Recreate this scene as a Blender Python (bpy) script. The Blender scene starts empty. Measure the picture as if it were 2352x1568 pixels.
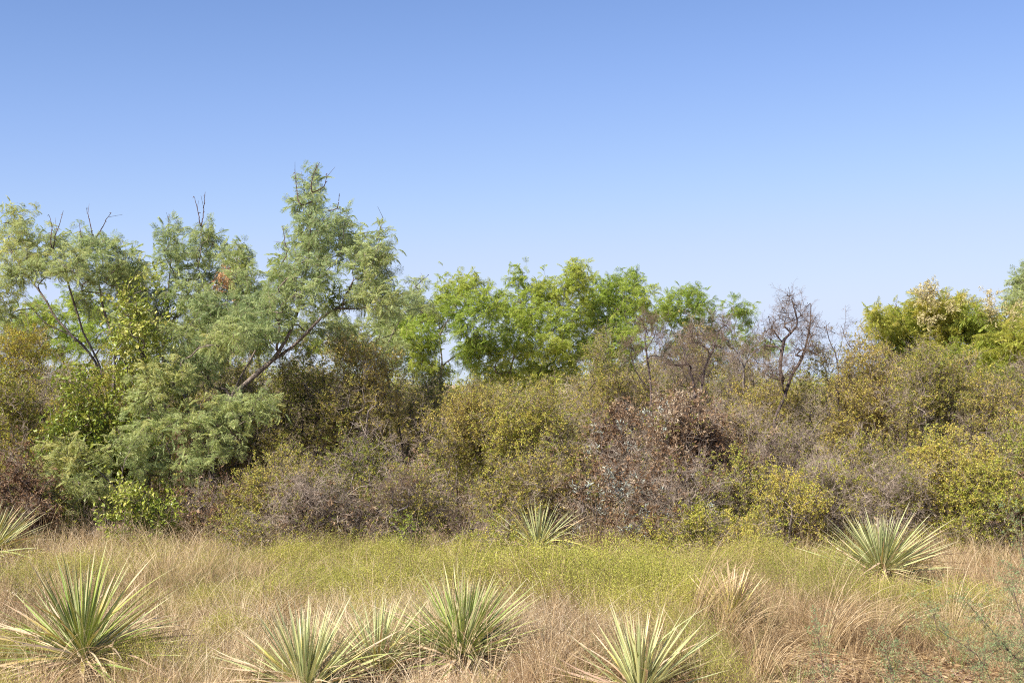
import bpy, math, random
import numpy as np
from mathutils import Vector, Matrix, Euler

# ------------------------------------------------------------------ camera, sky, sun, exposure
SC = bpy.context.scene
COL = SC.collection
F, HZ, EYE = 3267.0, 880.0, 1.75          # focal length in reference pixels, horizon row, eye height
cam_d = bpy.data.cameras.new('camera')
cam_d.lens = 50; cam_d.sensor_width = 36; cam_d.clip_end = 4000; cam_d.clip_start = 0.1
cam_d.dof.use_dof = True; cam_d.dof.focus_distance = 16.0; cam_d.dof.aperture_fstop = 7.0
cam = bpy.data.objects.new('camera', cam_d); COL.objects.link(cam)
cam.location = (0, 0, EYE)
cam.rotation_euler = (math.radians(90) + math.atan((HZ - 784) / F), 0, 0)
SC.camera = cam

SUN_EL, SUN_AZ = math.radians(44), math.radians(-132)     # azimuth clockwise from +Y (view direction)
W = bpy.data.worlds.new('World'); SC.world = W; W.use_nodes = True
wn, wl = W.node_tree.nodes, W.node_tree.links
bg = wn['Background']; bg.inputs['Strength'].default_value = 0.099
sky = wn.new('ShaderNodeTexSky'); sky.sky_type = 'NISHITA'; sky.sun_disc = False
sky.sun_elevation = SUN_EL; sky.sun_rotation = SUN_AZ
sky.altitude = 200; sky.air_density = 0.9; sky.dust_density = 0.2; sky.ozone_density = 3.2
tn = wn.new('ShaderNodeVectorMath'); tn.operation = 'MULTIPLY'; tn.inputs[1].default_value = (0.83 / 8, 0.78 / 8, 0.91 / 8)
cu = wn.new('ShaderNodeRGBCurve')                      # soft shoulder so the horizon stays pale blue, not white
for ch, pts_ in enumerate((((.33, .33), (.60, .43), (1, .46)), ((.40, .40), (.70, .50), (1, .53)), ((.56, .56), (.72, .64), (1, .67)))):
    c_ = cu.mapping.curves[ch]
    c_.points[0].location = (0, 0); c_.points[1].location = pts_[-1]
    for q_ in pts_[:-1]: c_.points.new(*q_)
cu.mapping.update()
t8 = wn.new('ShaderNodeVectorMath'); t8.operation = 'SCALE'; t8.inputs['Scale'].default_value = 8.0
gm = wn.new('ShaderNodeGamma'); gm.inputs['Gamma'].default_value = 1.5
t2 = wn.new('ShaderNodeVectorMath'); t2.operation = 'MULTIPLY'; t2.inputs[1].default_value = (1.73, 1.49, 1.24)
wl.new(sky.outputs[0], tn.inputs[0]); wl.new(tn.outputs[0], gm.inputs['Color']); wl.new(gm.outputs[0], t2.inputs[0]); wl.new(t2.outputs[0], cu.inputs['Color']); wl.new(cu.outputs[0], t8.inputs[0])
wl.new(t8.outputs[0], bg.inputs['Color'])

sd = bpy.data.lights.new('sun', 'SUN'); sd.energy = 5.0; sd.angle = math.radians(0.5); sd.color = (1, 0.915, 0.79)
sun = bpy.data.objects.new('sun', sd); COL.objects.link(sun)
sv = Vector((math.sin(SUN_AZ) * math.cos(SUN_EL), math.cos(SUN_AZ) * math.cos(SUN_EL), math.sin(SUN_EL)))
sun.rotation_euler = sv.to_track_quat('Z', 'Y').to_euler(); sun.location = (-20, -20, 30)

SC.view_settings.view_transform = 'Standard'; SC.view_settings.look = 'None'
SC.view_settings.exposure = 0.95; SC.view_settings.gamma = 1; SC.view_settings.use_curve_mapping = False
SC.render.engine = 'CYCLES'
SC.cycles.use_denoising = False; SC.cycles.filter_width = 1.05
SC.cycles.max_bounces = 6; SC.cycles.diffuse_bounces = 3; SC.cycles.transmission_bounces = 4
SC.cycles.use_adaptive_sampling = True; SC.cycles.adaptive_threshold = 0.015

rng = np.random.default_rng(7)
random.seed(7)
def U(a, b, n=None): return rng.uniform(a, b, n)

# ------------------------------------------------------------------ place and tagging helpers
def wx(px, d): return (px - 1176.0) / F * d
def wz(py, d): return EYE + (HZ - py) / F * d
def dg(py): return F * EYE / (py - HZ)                # distance of a ground point seen on that row
def gz(x, y):
    return 0.05 * np.sin(x * 0.9 + 1.3) * np.cos(y * 0.7) + 0.03 * np.sin(x * 2.3 + y * 1.7)

def tag(o, label=None, cat=None, group=None, kind=None):
    if label: o['label'] = label
    if cat: o['category'] = cat
    if group: o['group'] = group
    if kind: o['kind'] = kind
    return o
def empty(name, loc, label, cat, group=None):
    o = bpy.data.objects.new(name, None); COL.objects.link(o)
    o.location = loc; o.empty_display_size = 0.1
    return tag(o, label, cat, group)

# ------------------------------------------------------------------ materials
def socket(nt, v):
    return v
def new_mat(name):
    m = bpy.data.materials.new(name); m.use_nodes = True
    nt = m.node_tree; nt.nodes.clear()
    return m, nt, nt.nodes, nt.links

def leaf_mat(name, ramp, stem, transl=0.32, rough=0.5, spread=0.35, spec=0.3):
    """leaf colour from a ramp driven by the instance tint + leaf variation; attribute k mixes to stem colour"""
    m, nt, N, L = new_mat(name)
    out = N.new('ShaderNodeOutputMaterial')
    ti = N.new('ShaderNodeAttribute'); ti.attribute_type = 'INSTANCER'; ti.attribute_name = 'tint'
    va = N.new('ShaderNodeAttribute'); va.attribute_name = 'v'
    ka = N.new('ShaderNodeAttribute'); ka.attribute_name = 'k'
    ma = N.new('ShaderNodeMath'); ma.operation = 'MULTIPLY_ADD'; ma.inputs[1].default_value = spread
    L.new(va.outputs['Fac'], ma.inputs[0]); L.new(ti.outputs['Fac'], ma.inputs[2])
    cr = N.new('ShaderNodeValToRGB')
    els = cr.color_ramp.elements
    n = len(ramp)
    for i, c in enumerate(ramp):
        p = i / (n - 1) if n > 1 else 0
        e = els[i] if i < 2 else els.new(p)
        e.position = p; e.color = (*c, 1)
    L.new(ma.outputs[0], cr.inputs[0])
    mx = N.new('ShaderNodeMix'); mx.data_type = 'RGBA'
    L.new(ka.outputs['Fac'], mx.inputs[0]); L.new(cr.outputs[0], mx.inputs[6])
    sv_ = N.new('ShaderNodeMapRange'); sv_.inputs[1].default_value = -1; sv_.inputs[2].default_value = 1
    sv_.inputs[3].default_value = 0.55; sv_.inputs[4].default_value = 1.45
    L.new(va.outputs['Fac'], sv_.inputs[0])
    sm = N.new('ShaderNodeVectorMath'); sm.operation = 'SCALE'
    sm.inputs[0].default_value = stem; L.new(sv_.outputs[0], sm.inputs['Scale'])
    L.new(sm.outputs[0], mx.inputs[7])
    pb = N.new('ShaderNodeBsdfPrincipled'); pb.inputs['Roughness'].default_value = rough
    pb.inputs['Specular IOR Level'].default_value = spec
    L.new(mx.outputs[2], pb.inputs['Base Color'])
    tr = N.new('ShaderNodeBsdfTranslucent'); L.new(mx.outputs[2], tr.inputs['Color'])
    ms = N.new('ShaderNodeMixShader')
    inv = N.new('ShaderNodeMath'); inv.operation = 'MULTIPLY_ADD'; inv.inputs[1].default_value = -transl; inv.inputs[2].default_value = transl
    L.new(ka.outputs['Fac'], inv.inputs[0]); L.new(inv.outputs[0], ms.inputs[0])
    L.new(pb.outputs[0], ms.inputs[1]); L.new(tr.outputs[0], ms.inputs[2])
    L.new(ms.outputs[0], out.inputs[0])
    return m

def bark_mat(name, c1, c2, scale=30):
    m, nt, N, L = new_mat(name)
    out = N.new('ShaderNodeOutputMaterial'); pb = N.new('ShaderNodeBsdfPrincipled')
    tc = N.new('ShaderNodeTexCoord'); mp = N.new('ShaderNodeMapping'); mp.inputs['Scale'].default_value = (1, 1, 0.35)
    ns = N.new('ShaderNodeTexNoise'); ns.inputs['Scale'].default_value = scale; ns.inputs['Detail'].default_value = 6
    L.new(tc.outputs['Object'], mp.inputs[0]); L.new(mp.outputs[0], ns.inputs['Vector'])
    cr = N.new('ShaderNodeValToRGB'); cr.color_ramp.elements[0].position = 0.35; cr.color_ramp.elements[1].position = 0.68
    cr.color_ramp.elements[0].color = (*c1, 1); cr.color_ramp.elements[1].color = (*c2, 1)
    L.new(ns.outputs[0], cr.inputs[0]); L.new(cr.outputs[0], pb.inputs['Base Color'])
    bp = N.new('ShaderNodeBump'); bp.inputs['Strength'].default_value = 0.7; bp.inputs['Distance'].default_value = 0.01
    L.new(ns.outputs[0], bp.inputs['Height']); L.new(bp.outputs[0], pb.inputs['Normal'])
    pb.inputs['Roughness'].default_value = 0.85
    L.new(pb.outputs[0], out.inputs[0])
    return m

M = {}
GREY = (0.21, 0.16, 0.12)
M['mesq_blue'] = leaf_mat('mesquite_leaf_grey_green', [(0.37, 0.47, 0.24), (0.48, 0.57, 0.28), (0.58, 0.64, 0.28), (0.66, 0.63, 0.24)], (0.22, 0.18, 0.11), transl=.55)
M['mesq_green'] = leaf_mat('mesquite_leaf_bright_green', [(0.35, 0.48, 0.09), (0.45, 0.57, 0.115), (0.55, 0.63, 0.13), (0.62, 0.65, 0.16)], (0.20, 0.16, 0.08), transl=.55)
M['mesq_yellow'] = leaf_mat('mesquite_leaf_yellow_green', [(0.32, 0.42, 0.09), (0.44, 0.52, 0.10), (0.58, 0.58, 0.12), (0.70, 0.60, 0.16)], (0.20, 0.16, 0.08), transl=.55)
M['olive'] = leaf_mat('olive_leaf', [(0.17, 0.22, 0.035), (0.30, 0.31, 0.05), (0.44, 0.40, 0.075), (0.53, 0.42, 0.11)], GREY, spread=0.5)
M['lime'] = leaf_mat('yellow_green_leaf', [(0.23, 0.30, 0.045), (0.37, 0.40, 0.06), (0.51, 0.48, 0.085), (0.58, 0.46, 0.11)], GREY, spread=0.5)
M['gold'] = leaf_mat('golden_leaf', [(0.20, 0.25, 0.04), (0.36, 0.37, 0.05), (0.48, 0.43, 0.055), (0.52, 0.41, 0.06)], (0.18, 0.13, 0.09), spread=0.5)
M['broad'] = leaf_mat('broad_green_leaf', [(0.15, 0.21, 0.03), (0.24, 0.31, 0.04), (0.33, 0.37, 0.05), (0.52, 0.50, 0.14)], (0.14, 0.11, 0.07), rough=0.35, spec=0.5, spread=0.4)
M['twig'] = leaf_mat('grey_twig', [GREY, GREY], (0.31, 0.25, 0.20))
M['dead'] = leaf_mat('curled_dead_leaf', [(0.17, 0.095, 0.05), (0.28, 0.175, 0.095), (0.38, 0.27, 0.17), (0.50, 0.42, 0.31)], (0.15, 0.11, 0.09), transl=0.15, spread=0.5)
M['silver'] = leaf_mat('silver_leaf', [(0.38, 0.42, 0.36), (0.55, 0.60, 0.54)], (0.3, 0.27, 0.22), transl=0.15)
M['pale'] = leaf_mat('pale_yellow_leaf', [(0.45, 0.42, 0.16), (0.62, 0.55, 0.26), (0.72, 0.64, 0.36)], (0.25, 0.19, 0.12), spread=0.5)
M['peach'] = leaf_mat('dry_orange_leaf', [(0.62, 0.36, 0.18), (0.75, 0.52, 0.32)], (0.3, 0.2, 0.12), spread=0.5)
M['broom'] = leaf_mat('broomweed_green', [(0.22, 0.24, 0.05), (0.34, 0.36, 0.065), (0.46, 0.46, 0.08), (0.56, 0.52, 0.12)], (0.36, 0.26, 0.16), spread=0.35)
M['forb'] = leaf_mat('dry_brown_forb', [(0.20, 0.125, 0.06), (0.33, 0.23, 0.12), (0.48, 0.36, 0.22), (0.85, 0.76, 0.64)], (0.28, 0.185, 0.10), transl=0.2, spread=0.75)
M['straw'] = leaf_mat('straw_blade', [(0.30, 0.205, 0.10), (0.46, 0.335, 0.18), (0.63, 0.49, 0.29), (0.80, 0.68, 0.48)], (0.4, 0.3, 0.18), transl=0.25, spread=0.45)
M['grass'] = leaf_mat('green_blade', [(0.16, 0.19, 0.05), (0.28, 0.30, 0.08), (0.42, 0.38, 0.14)], (0.4, 0.3, 0.18), spread=0.4)
M['acacia'] = leaf_mat('acacia_blue_green', [(0.17, 0.28, 0.12), (0.27, 0.38, 0.18), (0.42, 0.46, 0.20)], (0.13, 0.08, 0.06), spread=0.4)
M['bark'] = bark_mat('mesquite_bark', (0.045, 0.035, 0.03), (0.24, 0.195, 0.165), 45)
M['bark_grey'] = bark_mat('grey_branch_bark', (0.09, 0.07, 0.065), (0.33, 0.28, 0.255), 60)
M['bark_dark'] = bark_mat('dark_branch_bark', (0.04, 0.028, 0.026), (0.17, 0.125, 0.115), 60)

# yucca blades: colour from the along-blade coordinate and the margin
def yucca_mat(name, body, edge, tip, base, tipstart=0.8):
    m, nt, N, L = new_mat(name)
    out = N.new('ShaderNodeOutputMaterial'); pb = N.new('ShaderNodeBsdfPrincipled')
    oi = N.new('ShaderNodeObjectInfo')
    va = N.new('ShaderNodeAttribute'); va.attribute_name = 'v'     # 0 base .. 1 tip
    ka = N.new('ShaderNodeAttribute'); ka.attribute_name = 'k'     # 1 at the margins
    cr = N.new('ShaderNodeValToRGB'); E = cr.color_ramp.elements
    E[0].position = 0.0; E[0].color = (*base, 1); E[1].position = 0.16; E[1].color = (*body, 1)
    e = E.new(tipstart); e.color = (*body, 1); e = E.new(min(tipstart + 0.2, 0.99)); e.color = (*tip, 1)
    L.new(va.outputs['Fac'], cr.inputs[0])
    hs = N.new('ShaderNodeHueSaturation')
    mr = N.new('ShaderNodeMapRange'); mr.inputs[3].default_value = 0.47; mr.inputs[4].default_value = 0.52
    L.new(oi.outputs['Random'], mr.inputs[0]); L.new(mr.outputs[0], hs.inputs['Hue'])
    mr2 = N.new('ShaderNodeMapRange'); mr2.inputs[3].default_value = 0.75; mr2.inputs[4].default_value = 1.3
    ml = N.new('ShaderNodeMath'); ml.operation = 'MULTIPLY'; ml.inputs[1].default_value = 7.31
    fr = N.new('ShaderNodeMath'); fr.operation = 'FRACT'
    L.new(oi.outputs['Random'], ml.inputs[0]); L.new(ml.outputs[0], fr.inputs[0]); L.new(fr.outputs[0], mr2.inputs[0])
    L.new(mr2.outputs[0], hs.inputs['Value']); L.new(cr.outputs[0], hs.inputs['Color'])
    ns = N.new('ShaderNodeTexNoise'); ns.inputs['Scale'].default_value = 60; ns.inputs['Detail'].default_value = 3
    nm = N.new('ShaderNodeMix'); nm.data_type = 'RGBA'; nm.blend_type = 'MULTIPLY'; nm.inputs[0].default_value = 0.5
    L.new(hs.outputs[0], nm.inputs[6]); L.new(ns.outputs[0], nm.inputs[7])
    sc_ = N.new('ShaderNodeVectorMath'); sc_.operation = 'SCALE'; sc_.inputs['Scale'].default_value = 1.3
    L.new(nm.outputs[2], sc_.inputs[0])
    mx = N.new('ShaderNodeMix'); mx.data_type = 'RGBA'
    pw = N.new('ShaderNodeMath'); pw.operation = 'POWER'; pw.inputs[1].default_value = 4.0
    L.new(ka.outputs['Fac'], pw.inputs[0]); L.new(pw.outputs[0], mx.inputs[0])
    L.new(sc_.outputs[0], mx.inputs[6]); mx.inputs[7].default_value = (*edge, 1)
    L.new(mx.outputs[2], pb.inputs['Base Color'])
    pb.inputs['Roughness'].default_value = 0.5; pb.inputs['Specular IOR Level'].default_value = 0.2
    tr = N.new('ShaderNodeBsdfTranslucent'); L.new(mx.outputs[2], tr.inputs['Color'])
    ms = N.new('ShaderNodeMixShader'); ms.inputs[0].default_value = 0.12
    L.new(pb.outputs[0], ms.inputs[1]); L.new(tr.outputs[0], ms.inputs[2]); L.new(ms.outputs[0], out.inputs[0])
    return m
M['yucca_green'] = yucca_mat('yucca_blade_green', (0.22, 0.30, 0.06), (0.60, 0.57, 0.30), (0.50, 0.44, 0.30), (0.55, 0.50, 0.18))
M['yucca_pale'] = yucca_mat('yucca_blade_pale', (0.38, 0.43, 0.17), (0.68, 0.66, 0.42), (0.60, 0.52, 0.38), (0.50, 0.46, 0.20))
M['yucca_yellow'] = yucca_mat('yucca_blade_yellow', (0.52, 0.48, 0.12), (0.7, 0.6, 0.32), (0.70, 0.52, 0.34), (0.6, 0.5, 0.2), 0.55)
M['yucca_dead'] = yucca_mat('yucca_blade_dead', (0.58, 0.44, 0.28), (0.72, 0.60, 0.44), (0.55, 0.42, 0.30), (0.62, 0.5, 0.28))
M['yucca_brown'] = yucca_mat('yucca_blade_brown', (0.24, 0.15, 0.09), (0.36, 0.26, 0.17), (0.30, 0.2, 0.13), (0.2, 0.13, 0.08))

# ground
m, nt, N, L = new_mat('sandy_soil')
out = N.new('ShaderNodeOutputMaterial'); pb = N.new('ShaderNodeBsdfPrincipled'); pb.inputs['Roughness'].default_value = 0.95
tc = N.new('ShaderNodeTexCoord')
n1 = N.new('ShaderNodeTexNoise'); n1.inputs['Scale'].default_value = 1.3; n1.inputs['Detail'].default_value = 8; n1.inputs['Roughness'].default_value = 0.7
n2 = N.new('ShaderNodeTexNoise'); n2.inputs['Scale'].default_value = 38; n2.inputs['Detail'].default_value = 6
L.new(tc.outputs['Object'], n1.inputs['Vector']); L.new(tc.outputs['Object'], n2.inputs['Vector'])
cr = N.new('ShaderNodeValToRGB'); cr.color_ramp.elements[0].position = 0.35; cr.color_ramp.elements[1].position = 0.62
cr.color_ramp.elements[0].color = (0.42, 0.30, 0.22, 1); cr.color_ramp.elements[1].color = (0.66, 0.50, 0.39, 1)
L.new(n1.outputs[0], cr.inputs[0])
cr2 = N.new('ShaderNodeValToRGB'); cr2.color_ramp.elements[0].color = (0.55, 0.5, 0.46, 1); cr2.color_ramp.elements[0].position = 0.35
cr2.color_ramp.elements[1].color = (1.1, 1.05, 1.0, 1); cr2.color_ramp.elements[1].position = 0.6
L.new(n2.outputs[0], cr2.inputs[0])
mx = N.new('ShaderNodeMix'); mx.data_type = 'RGBA'; mx.blend_type = 'MULTIPLY'; mx.inputs[0].default_value = 1
L.new(cr.outputs[0], mx.inputs[6]); L.new(cr2.outputs[0], mx.inputs[7]); L.new(mx.outputs[2], pb.inputs['Base Color'])
bp = N.new('ShaderNodeBump'); bp.inputs['Strength'].default_value = 0.8; bp.inputs['Distance'].default_value = 0.03
L.new(n2.outputs[0], bp.inputs['Height']); L.new(bp.outputs[0], pb.inputs['Normal']); L.new(pb.outputs[0], out.inputs[0])
M['soil'] = m
M['stone'] = bark_mat('pale_limestone', (0.38, 0.30, 0.24), (0.62, 0.52, 0.43), 18)

# ------------------------------------------------------------------ mesh helpers
class Acc:
    def __init__(s): s.v = []; s.f = []; s.k = []; s.va = []
    def add(s, vs, fs, k=0.0, va=0.0):
        b = len(s.v); s.v += [tuple(map(float, p)) for p in vs]
        s.f += [tuple(b + i for i in f) for f in fs]
        s.k += (list(k) if hasattr(k, '__len__') else [k] * len(vs))
        s.va += (list(va) if hasattr(va, '__len__') else [va] * len(vs))
    def prism(s, a, b, ra, rb, va=0.0):
        a = np.asarray(a, float); b = np.asarray(b, float); d = b - a; L_ = np.linalg.norm(d) + 1e-9; d /= L_
        r = np.array([0.31, 0.2, 0.93]) if abs(d[2]) < 0.8 else np.array([0.9, 0.3, 0.1])
        u = np.cross(d, r); u /= np.linalg.norm(u) + 1e-9; w = np.cross(d, u)
        vs = [a + ra * (math.cos(t) * u + math.sin(t) * w) for t in (0, 2.094, 4.189)] + \
             [b + rb * (math.cos(t) * u + math.sin(t) * w) for t in (0, 2.094, 4.189)]
        s.add(vs, [(0, 1, 4, 3), (1, 2, 5, 4), (2, 0, 3, 5)], 1.0, va)
    def leaf(s, p, d, side, ln, wd, bend=0.0, va=0.0, wide=False):
        p = np.asarray(p, float); d = np.asarray(d, float); d = d / (np.linalg.norm(d) + 1e-9)
        side = np.asarray(side, float); side = side - d * side.dot(d); side /= np.linalg.norm(side) + 1e-9
        n = np.cross(d, side)
        if wide:
            q = [p, p + d * ln * .3 + side * wd * .5, p + d * ln * .68 + side * wd * .38 + n * bend * ln * .5,
                 p + d * ln + n * bend * ln, p + d * ln * .68 - side * wd * .38 + n * bend * ln * .5, p + d * ln * .3 - side * wd * .5,
                 p + d * ln * .45 - n * wd * .14]
            s.add(q, [(0, 1, 6), (1, 2, 6), (2, 3, 6), (3, 4, 6), (4, 5, 6), (5, 0, 6)], 0.0, va)
        else:
            m_ = p + d * ln * .5 + n * bend * ln * .3
            q = [p, m_ + side * wd * .5, p + d * ln - n * bend * ln * .2, m_ - side * wd * .5]
            s.add(q, [(0, 1, 2), (0, 2, 3)], 0.0, va)
    def mesh(s, name, mat, smooth=False):
        me = bpy.data.meshes.new(name); me.from_pydata(s.v, [], s.f)
        a = me.attributes.new('k', 'FLOAT', 'POINT'); a.data.foreach_set('value', np.array(s.k, 'f'))
        a = me.attributes.new('v', 'FLOAT', 'POINT'); a.data.foreach_set('value', np.array(s.va, 'f'))
        me.materials.append(mat)
        if smooth: me.polygons.foreach_set('use_smooth', [True] * len(me.polygons))
        return me
def unit(v): v = np.asarray(v, float); return v / (np.linalg.norm(v) + 1e-9)
def rv(s=1.0): return rng.normal(0, s, 3)

def obj(name, me, parent=None, loc=(0, 0, 0), rot=(0, 0, 0), sc=1.0):
    o = bpy.data.objects.new(name, me); COL.objects.link(o)
    o.location = loc; o.rotation_euler = rot; o.scale = (sc, sc, sc) if not hasattr(sc, '__len__') else sc
    if parent: o.parent = parent
    return o

# ------------------------------------------------------------------ foliage instancing
LIB = {}
def library(key, meshes):
    c = bpy.data.collections.new(key + '_library')
    for i, me in enumerate(meshes):
        c.objects.link(bpy.data.objects.new('%s_%02d' % (key, i), me))
    ng = bpy.data.node_groups.new(key + '_scatter', 'GeometryNodeTree')
    ng.interface.new_socket('Geometry', in_out='INPUT', socket_type='NodeSocketGeometry')
    ng.interface.new_socket('Geometry', in_out='OUTPUT', socket_type='NodeSocketGeometry')
    N, L = ng.nodes, ng.links
    gi = N.new('NodeGroupInput'); go = N.new('NodeGroupOutput')
    ci = N.new('GeometryNodeCollectionInfo'); ci.inputs['Collection'].default_value = c
    ci.inputs['Separate Children'].default_value = True; ci.inputs['Reset Children'].default_value = True
    ip = N.new('GeometryNodeInstanceOnPoints'); ip.inputs['Pick Instance'].default_value = True
    def na(n_, t):
        a = N.new('GeometryNodeInputNamedAttribute'); a.data_type = t; a.inputs['Name'].default_value = n_; return a.outputs['Attribute']
    L.new(gi.outputs[0], ip.inputs['Points']); L.new(ci.outputs[0], ip.inputs['Instance'])
    L.new(na('rot', 'FLOAT_VECTOR'), ip.inputs['Rotation']); L.new(na('sc', 'FLOAT_VECTOR'), ip.inputs['Scale'])
    L.new(na('idx', 'INT'), ip.inputs['Instance Index'])
    L.new(ip.outputs[0], go.inputs[0])
    LIB[key] = (ng, meshes)

def scatter(name, key, pts, rot, sc, tint, parent=None, label=None, cat=None):
    ng, meshes = LIB[key]; n = len(pts)
    me = bpy.data.meshes.new(name); me.vertices.add(n)
    me.vertices.foreach_set('co', np.asarray(pts, 'f').ravel())
    sc = np.asarray(sc, 'f')
    if sc.ndim == 1: sc = np.repeat(sc[:, None], 3, 1)
    a = me.attributes.new('rot', 'FLOAT_VECTOR', 'POINT'); a.data.foreach_set('vector', np.asarray(rot, 'f').ravel())
    a = me.attributes.new('sc', 'FLOAT_VECTOR', 'POINT'); a.data.foreach_set('vector', sc.ravel())
    a = me.attributes.new('idx', 'INT', 'POINT'); a.data.foreach_set('value', rng.integers(0, len(meshes), n).astype('i'))
    a = me.attributes.new('tint', 'FLOAT', 'POINT'); a.data.foreach_set('value', np.asarray(tint, 'f'))
    me.materials.append(meshes[0].materials[0])
    o = obj(name, me, parent); md = o.modifiers.new('scatter', 'NODES'); md.node_group = ng
    tag(o, label, cat, kind='stuff')
    return o

# ---- variants -------------------------------------------------------------
def frond_mesh(mat, L0=0.095, ll=0.042, wd=0.0040, pairs=8):
    A = Acc(); va0 = U(-.3, .3)
    fork = U(0.25, 0.45); droop = U(0.1, 1.0)
    A.prism((0, 0, 0), (0.03, 0, 0), .0012, .0008)
    for s in (-1, 1):
        d0 = np.array([math.cos(fork), s * math.sin(fork), 0.1]); p = np.array([0.03, 0, 0.0])
        prev = p.copy()
        for i in range(pairs):
            t = (i + 1) / pairs
            d0 = unit(d0 + np.array([0, 0, -droop * 0.16]))
            p = p + d0 * L0 / pairs
            if i % 3 == 2 or i == pairs - 1: A.prism(prev, p, .0011, .0008); prev = p.copy()
            lat = unit(np.cross(d0, (0, 0, 1)))
            for q in (-1, 1):
                dr = unit(d0 * 0.55 + lat * q + np.array([0, 0, -0.2]) + rv(0.11))
                ln = ll * (0.75 + 0.35 * math.sin(math.pi * t)) * U(.85, 1.1)
                A.leaf(p, dr, unit(d0 + rv(.25)), ln, wd * U(.8, 1.15), bend=-0.35, va=va0 + U(-.35, .35))
    return A.mesh('mesquite_frond', mat)

def twig_mesh(mat, L0=0.22, leaves=34, ll=0.017, wd=0.010, r=0.0020, sub=6, wide=False, clump=True, curl=0.3, bushy=.55):
    A = Acc(); pts = []; dirs = []
    p = np.zeros(3); d = np.array([1., 0, 0])
    n = 7
    for i in range(n):
        q = p + d * L0 / n
        A.prism(p, q, r * (1 - .6 * i / n), r * (1 - .6 * (i + 1) / n), U(-.6, .8))
        pts.append(q); dirs.append(d.copy()); p = q; d = unit(d + rv(.26))
    for j in range(sub):
        i = rng.integers(0, n); a = pts[i]; dd = unit(dirs[i] * .6 + rv(.8)); ln = L0 * U(.2, bushy)
        m_ = a + dd * ln * .5; e = m_ + unit(dd + rv(.35)) * ln * .5
        A.prism(a, m_, r * .6, r * .45, U(-.8, .8)); A.prism(m_, e, r * .45, r * .25, U(-.8, .8))
        pts += [m_, e]; dirs += [dd, dd]
        if sub > 9:
            for _ in range(2):
                e2 = m_ + unit(dd + rv(.7)) * ln * .4; A.prism(m_, e2, r * .4, r * .2, U(-.8, .8)); pts.append(e2); dirs.append(dd)
    c = 0
    while c < leaves:
        i = rng.integers(0, len(pts)); m_ = int(rng.integers(3, 9)) if clump else 1
        va = U(-.8, .8)
        for _ in range(m_):
            dr = unit(dirs[i] * .5 + rv(.8) + np.array([0, 0, .25]))
            A.leaf(pts[i] + rv(.007), dr, rv(), ll * U(.6, 1.25), wd * U(.75, 1.2), bend=U(-curl, curl), va=va + U(-.3, .3), wide=wide)
            c += 1
    return A.mesh('leafy_twig', mat)

library('frond_blue', [frond_mesh(M['mesq_blue']) for _ in range(6)])
library('frond_green', [frond_mesh(M['mesq_green'], .095, .040, .0045) for _ in range(5)])
library('frond_yellow', [frond_mesh(M['mesq_yellow'], .11, .048, .0048) for _ in range(5)])
for k_, n_ in (('olive', 46), ('lime', 60), ('gold', 54)):
    library(k_, [twig_mesh(M[k_], leaves=n_, ll=.018, wd=.011) for _ in range(7)])
library('bare', [twig_mesh(M['twig'], L0=.27, leaves=0, sub=13, r=.0022) for _ in range(8)])
M['twig_dark'] = leaf_mat('dark_twig_cluster', [GREY, GREY], (0.17, 0.12, 0.085))
library('bare_dark', [twig_mesh(M['twig_dark'], L0=.27, leaves=0, sub=13, r=.0024) for _ in range(6)])
library('broad', [twig_mesh(M['broad'], L0=.24, leaves=13, ll=.05, wd=.026, wide=True, clump=False, sub=4) for _ in range(6)])
library('dead', [twig_mesh(M['dead'], L0=.22, leaves=30, ll=.036, wd=.008, curl=1.1, sub=7) for _ in range(7)])
library('silver', [twig_mesh(M['silver'], L0=.10, leaves=13, ll=.05, wd=.010, curl=.6, sub=2) for _ in range(4)])
library('pale', [twig_mesh(M['pale'], L0=.16, leaves=32, ll=.022, wd=.015, sub=5) for _ in range(4)])
library('peach', [twig_mesh(M['peach'], L0=.16, leaves=26, ll=.04, wd=.009, curl=.8) for _ in range(3)])
library('acacia', [twig_mesh(M['acacia'], L0=.16, leaves=60, ll=.011, wd=.005, r=.0014, sub=7, bushy=.35) for _ in range(5)])

def broom_mesh(mat, h=.32, rad=.17, stems=44, specks=430, top=.5, size=.009):
    A = Acc(); tips = []
    for i in range(stems):
        a = U(0, 6.283); r0 = rad * math.sqrt(U(0, 1)); hh = h * (1 - .35 * (r0 / rad) ** 2) * U(.85, 1.08)
        b = np.array([math.cos(a) * r0 * .25, math.sin(a) * r0 * .25, 0]); t = np.array([math.cos(a) * r0, math.sin(a) * r0, hh])
        mid = (b + t) / 2 + np.array([math.cos(a), math.sin(a), 0]) * rad * .1
        w = unit(rv()) * .0011; w[2] = 0
        v_ = U(-.6, .8)
        A.add([b - w, b + w, mid + w, mid - w], [(0, 1, 2, 3)], 1.0, v_)
        A.add([mid - w, mid + w, t], [(0, 1, 2)], .8, v_)
        tips.append((mid, t))
    for i in range(specks):
        m_, t = tips[rng.integers(0, stems)]
        f = 1 - (1 - top) * U(0, 1) ** 1.3
        p = m_ + (t - m_) * (2 * f - 1 if f > .5 else 0) + rv(1) * np.array([.022, .022, .012])
        A.leaf(p, unit(rv(.7) + np.array([0, 0, .7])), rv(), size * U(.7, 1.5), size * .42, va=U(-.8, .8))
    return A.mesh('broomweed_clump', mat)
library('broom', [broom_mesh(M['broom']) for _ in range(5)])
library('forb', [broom_mesh(M['forb'], h=.30, rad=.14, stems=40, specks=220, top=.3, size=.007) for _ in range(5)])

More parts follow.
